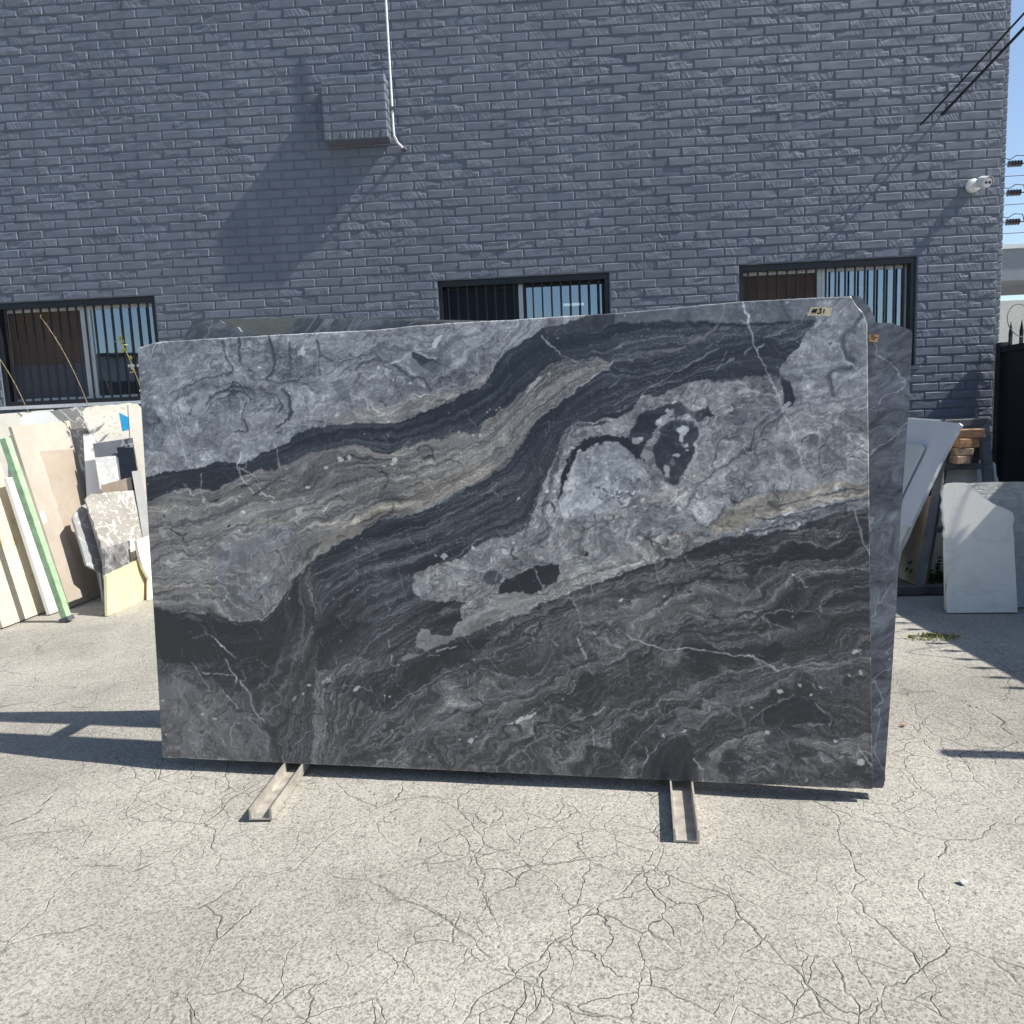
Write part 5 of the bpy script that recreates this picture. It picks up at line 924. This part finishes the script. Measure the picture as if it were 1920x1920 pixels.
# ---------------------------------------------------------------- leaning remnants left and right
tagged={}
for nm,lab,cat,mat,nrm,th,pts in PIECES:
    P_=[Vector((a/1000,b/1000,max(0.001,c/1000))) for a,b,c in pts]; c0=Vector((sum(p.x for p in P_)/len(P_),sum(p.y for p in P_)/len(P_),0))
    jit=.0035 if mat in ('beigemarble','terrazzo','greyvein','speckle','whiterough') else .0010; Q_=[]; nn=Vector(nrm)
    for p,q in zip(P_,P_[1:]+P_[:1]):
        k=max(1,int((q-p).length/.035)); sd=nn.cross(q-p); sd=sd.normalized() if sd.length>1e-6 else Vector()
        for j in range(k): Q_.append(p.lerp(q,j/k)+(sd*random.gauss(0,jit) if j and min(p.z,q.z)>.01 else Vector()))
    o=MB().prism([p-c0 for p in Q_],nrm,th).build(nm,MT[mat],None,c0); zmin=min(v.co.z for v in o.data.vertices); o.location.z-=zmin-.0005
    tag(o,lab,cat); tagged[lab[:14]]=(o,c0,Vector(nrm))
def patch(key,pts,mat,name,d=.0015):
    o,c0,n=tagged[key]; P_=[Vector((a/1000,b/1000,c/1000))+n*d-c0 for a,b,c in pts]
    return MB().prism(P_,n,.001).build(name,mat,o)
patch('speckled cream',TAPE_BLUE,MT['bluetape'],'tape_label'); patch('tall brown sto',STICKER,MT['sticker'],'sticker'); patch('white panel wi',PATCH,MT['wood'],'brown_patch',.003)
# green bar
gb=empty('green_bar','pale green painted square bar leaning beside the tall brown panel','bar',(-3.215,4.70,0))
MB().beam((0.0,0,.012),(-.285,.02,1.23),.046,.05,(0,1,0)).build('bar_body',MT['greenpaint'],gb,bevel=.003)
MB().beam((.006,-.003,.0),(-.004,-.003,.03),.066,.064,(0,1,0)).build('end_cap',MT['rackgrey'],gb)
# steel rack on the right with wood blocks
sr=empty('steel_rack','dark grey steel rack frame standing by the wall near the gate','rack',(2.6,4.75,0))
def Q(x,y,z): return (x-2.6,y-4.75,z)
for nm,a,b2,w_,h_ in (('leg',(2.727,5.10,1.04),(2.385,4.72,.03),.055,.06),('leg',(2.955,5.10,1.04),(2.86,4.72,.03),.055,.06),('top_bar',(2.69,5.10,1.06),(2.99,5.10,1.06),.06,.05),('crossbar',(2.61,5.0,.775),(2.93,5.0,.772),.05,.036),('crossbar',(2.50,4.85,.385),(2.91,4.85,.385),.05,.036),('base_beam',(2.0,4.70,.03),(3.0,4.68,.03),.06,.055)):
    MB().beam(Q(*a),Q(*b2),w_,h_).build(nm,MT['rackgrey'],sr,bevel=.003)
for x in (2.727,2.955): MB().beam(Q(x,5.10,1.04),Q(x+.02,5.55,.03),.05,.05).build('rear_leg',MT['rackgrey'],sr)
zb=.7945
for k,(x0,x1,h_,rz,lab) in enumerate(((2.70,2.79,.056,.05,'lowest wood block in the stack on the steel rack'),(2.705,2.81,.048,-.06,'second wood block up in the stack on the steel rack'),(2.71,2.845,.062,.08,'third wood block up in the stack on the steel rack'),(2.715,2.88,.060,-.10,'top wood block, ragged, of the stack on the steel rack'))):
    o=MB(); bx=[(-(x1-x0)/2,-.045,0),((x1-x0)/2,.045,h_)]; o.box(*bx); o=o.build('wood_block',MT['wood'] if k>1 else MT['woodend'],None,((x0+x1)/2,4.985,zb),bevel=.006); o.rotation_euler=(0,0,rz); tag(o,lab,'wood block'); zb+=h_+.0005
# ---------------------------------------------------------------- gate with spikes, and its razor wire
gt=empty('metal_gate','black sheet-metal gate with spear points joining the building corner','gate',(3.50,D-.02,0))
GH=1.60; GL=3.1
MB().box((-.006,-GL,.06),(.006,-.06,GH-.04)).build('sheet_panel',MT['blacksteel'],gt)
for z in (.05,GH-.045): MB().box((-.03,-GL,z),(.025,-.06,z+.045)).build('rail',MT['blacksteel'],gt)
for y in (-.03,-GL-.03): MB().box((-.035,y-.03,0),(.035,y+.028,GH+.03)).build('post',MT['blacksteel'],gt)
for k in range(24):
    y=-.12-k*.125
    MB().add([(-.009,y-.009,GH),(.009,y-.009,GH),(.009,y+.009,GH),(-.009,y+.009,GH),(-.009,y-.009,GH+.06),(.009,y-.009,GH+.06),(.009,y+.009,GH+.06),(-.009,y+.009,GH+.06),(-.004,y-.019,GH+.09),(.004,y-.019,GH+.09),(.004,y+.019,GH+.09),(-.004,y+.019,GH+.09),(0,y,GH+.18)],[(0,1,5,4),(1,2,6,5),(2,3,7,6),(3,0,4,7),(4,5,9,8),(5,6,10,9),(6,7,11,10),(7,4,8,11),(8,9,12),(9,10,12),(10,11,12),(11,8,12)]).build('spear_point',MT['blacksteel'],gt)
rz=[];
for k in range(260):
    t=k/259; a=t*2*math.pi*9; rz.append((.12*math.cos(a)+.02,-.1-2.6*t,GH+.16+.13*math.sin(a)))
rw_=MB().tube(rz,.0035,5).build('razor_wire',MT['rackgrey'],None,(3.50,D-.02,0)); tag(rw_,'coiled razor wire along the top of the black gate','razor wire')
# gate post further out, its shadow falls across the yard
pp=empty('yard_post','slim dark steel post standing at the yard entrance right of the slabs','post',(2.83,2.30,0))
MB().tube([(0,0,0),(0,0,1.60)],.032,12).build('shaft',MT['steel'],pp); MB().box((-.07,-.07,0),(.07,.07,.008)).build('base_plate',MT['steel'],pp)
wh=empty('warehouse','long low dark warehouse across the yard, seen only as window reflection','building',(-6,-14,0))
MB().box((-16,-3,0),(14,0,4.0)).build('wall',MT['greyrender'],wh); MB().box((-16.2,-3.2,4.001),(14.2,.2,4.15)).build('roof_edge',MT['steel'],wh)
for x in (-10,-4,2,8): MB().box((x,.001,0),(x+3.2,.05,3.2)).build('roller_door',MT['steel'],wh)
# ---------------------------------------------------------------- beyond the gate
fb=empty('canopy_building','pale building with a deep grey canopy beam beyond the gate','building',(12,17,0))
MB().box((-3.5,-1.0,3.62),(6,1.2,4.25)).build('canopy_beam',MT['greyrender'],fb); MB().box((-3.3,2,0),(6,6,3.6)).build('wall',MT['whiterender'],fb); MB().box((-3.4,-1.05,4.2505),(6,1.2,4.33)).build('roof_edge',MT['whiterender'],fb)
for x in (-1.4,1.5): MB().box((x,-.6,0),(x+.25,-.3,3.6195)).build('column',MT['greyrender'],fb)
for x in (-2.6,-1.2): MB().box((x,1.96,1.2),(x+.9,2.03,2.4)).build('window',MT['room'],fb)
for k,(x,z) in enumerate(((11.93,7.08),(11.93,6.38),(11.93,5.67))):
    pl=empty('power_line','%s power line with a string of disc insulators beyond the corner'%('highest','middle','lowest')[k],'power line',(x,20,z))
    MB().tube([(-9,0,-.06),(-4,0,-.02),(0,0,0)],.018,6).build('wire',MT['rubber'],pl); MB().tube([(.36,0,0),(5,0,-.06),(16,0,.1)],.018,6).build('wire',MT['rubber'],pl)
    for j in range(5): MB().tube([(.055+j*.072,0,-.0),(.068+j*.072,0,0),(.080+j*.072,0,0)],[.02,.085,.025],10).build('insulator_disc',MT['insul'],pl)
    MB().tube([(-.6,0,.12),(-.2,0,.16),(.1,0,.11),(.25,0,.2),(.45,0,.18),(.5,0,.0)],.012,6).build('jumper_wire',MT['rubber'],pl)
    MB().tube([(-2,.3,-.23),(4,.3,-.18),(14,.3,-.1)],.010,5).build('thin_wire',MT['rubber'],pl)
up_=empty('utility_pole','tall wooden utility pole carrying the power lines, behind the building','pole',(3.0,20,0))
MB().tube([(0,0,0),(0,0,8.2)],[.16,.11],12).build('shaft',MT['wood'],up_)
for z in (7.02,6.32,5.61): MB().box((-1.0,.12,z-.05),(1.0,.22,z+.05)).build('crossarm',MT['wood'],up_)
# two service cables that reach the wall above
for k,(x,z,dx) in enumerate(((2.88,3.24,.0),(2.98,3.30,.05))):
    pts=[(x+dx+1.9*t,D-.002-3.2*t,z+2.6*t-.25*t*(1-t)) for t in np.linspace(0,1,14)]
    o=MB().tube(pts,.007+.003*k,6).build('service_cable',MT['rubber']); tag(o,('thin','thicker')[k]+' service cable running from the brick wall out over the yard','cable')
# ---------------------------------------------------------------- weeds and litter
def stalk(name,lab,pts,blobs_,col='drygrass',lf='yleaf'):
    base=pts[0]; t=empty(name,lab,'plant',base); q=[Vector(p)-Vector(base) for p in pts]
    MB().tube(q,[.0028]*(len(q)-1)+[.0015],5).build('stem',MT[col],t)
    mb=MB()
    for (f,sz) in blobs_:
        k=f*(len(q)-1); i=min(int(k),len(q)-2); p=q[i].lerp(q[i+1],k-i)
        for _ in range(3):
            d=Vector((random.uniform(-1,1),random.uniform(-1,1),random.uniform(-.3,1))).normalized(); s_=Vector((-d.y,d.x,.3)).normalized(); mb.add([p,p+d*sz*.6+s_*sz*.3,p+d*sz*1.2,p+d*sz*.6-s_*sz*.3],[(0,1,2,3)])
    mb.build('leaves',MT[lf],t); return t
def bend(p0,p1,p2,n=12): 
    a,b,c=Vector(p0),Vector(p1),Vector(p2); return [tuple(a*(1-t)**2+b*2*t*(1-t)+c*t*t) for t in np.linspace(0,1,n)]
stalk('dry_weed','tall dry seed stalk bending in front of the left barred window',bend((-3.40,5.835,.0),(-3.48,5.83,1.55),(-3.84,5.72,2.16),18),[(x,.016) for x in (.55,.62,.7,.78,.84,.88,.92,.95,.98,1)],'drygrass','drygrass')
stalk('dry_weed','thin arching stalk crossing the corner of the left barred window',bend((-3.95,5.84,.0),(-3.93,5.83,1.5),(-4.35,5.72,2.06),18),[(x,.012) for x in (.5,.58,.63,.7)],'drygrass','drygrass')
stalk('leafy_weed','yellow-tipped leafy weed beside the top corner of the big marble slab',bend((-2.90,5.6,.0),(-2.92,5.6,1.45),(-3.16,5.6,1.93),18),[(x,.045) for x in (.6,.68,.74,.8,.86,.92,.97,1)],'drygrass','yleaf')
def tuft(name,lab,x,y,n,rad,hh,mat):
    t=empty(name,lab,'plant',(x,y,0)); mb=MB()
    for _ in range(n):
        a=random.uniform(0,6.28); r=rad*math.sqrt(random.random()); p=Vector((r*math.cos(a)*1.5,r*math.sin(a)*.6,-.003)); d=Vector((random.gauss(0,.5),random.gauss(0,.5),1)).normalized(); h=hh*random.uniform(.4,1.1); s_=Vector((-d.y,d.x,0.01)).normalized()*random.uniform(.003,.007); b=d+Vector((random.gauss(0,.4),random.gauss(0,.4),-.3))
        mb.add([p-s_*.5,p+s_*.5,p+d*h*.5+s_,p+d*h*.5-s_,p+d*h*.5+b*h*.5],[(0,1,2,3),(3,2,4)])
    mb.build('blades',MT[mat],t)
tuft('grass_tuft','small green weed tuft growing from a crack in the yard',1.985,3.80,90,.08,.026,'drygreen')
tuft('grass_tuft','sparse yellow weeds beside the green tuft in the yard crack',2.00,3.79,60,.10,.030,'yleaf')
fe=empty('fern_weed','green leafy weed growing behind the steel rack beam','plant',(2.60,4.95,0)); mb=MB()
for _ in range(22):
    a=random.uniform(-1.2,1.2); d=Vector((math.sin(a)*.9,random.uniform(-.5,.3),random.uniform(.3,1))).normalized(); ln=random.uniform(.08,.2)
    for k in range(7):
        p=d*ln*(k+1)/7; sd_=Vector((-d.z,0,d.x))*.022; mb.add([p,p+sd_+d*.012,p+d*.02,p-sd_+d*.012],[(0,1,2,3)])
mb.build('leaves',MT['leaf'],fe)
for k,(x,y,s_,lab) in enumerate(((1.018,1.775,.010,'pale flat stone chip alone on the open asphalt in front of the slabs'),(1.32,2.72,.010,'dark curled leaf scrap on the asphalt beside the slab pack'))):
    bm=bmesh.new(); bmesh.ops.create_icosphere(bm,subdivisions=1,radius=s_)
    for v_ in bm.verts: v_.co*=random.uniform(.7,1.2); v_.co.z*=.45; v_.co.x*=1.5
    me=bpy.data.meshes.new('stone_chip'); bm.to_mesh(me); bm.free(); o=obj('stone_chip',me,MT['lightgrey'] if k<1 else MT['wood'],None,(x,y,s_*.25)); tag(o,lab,'stone')
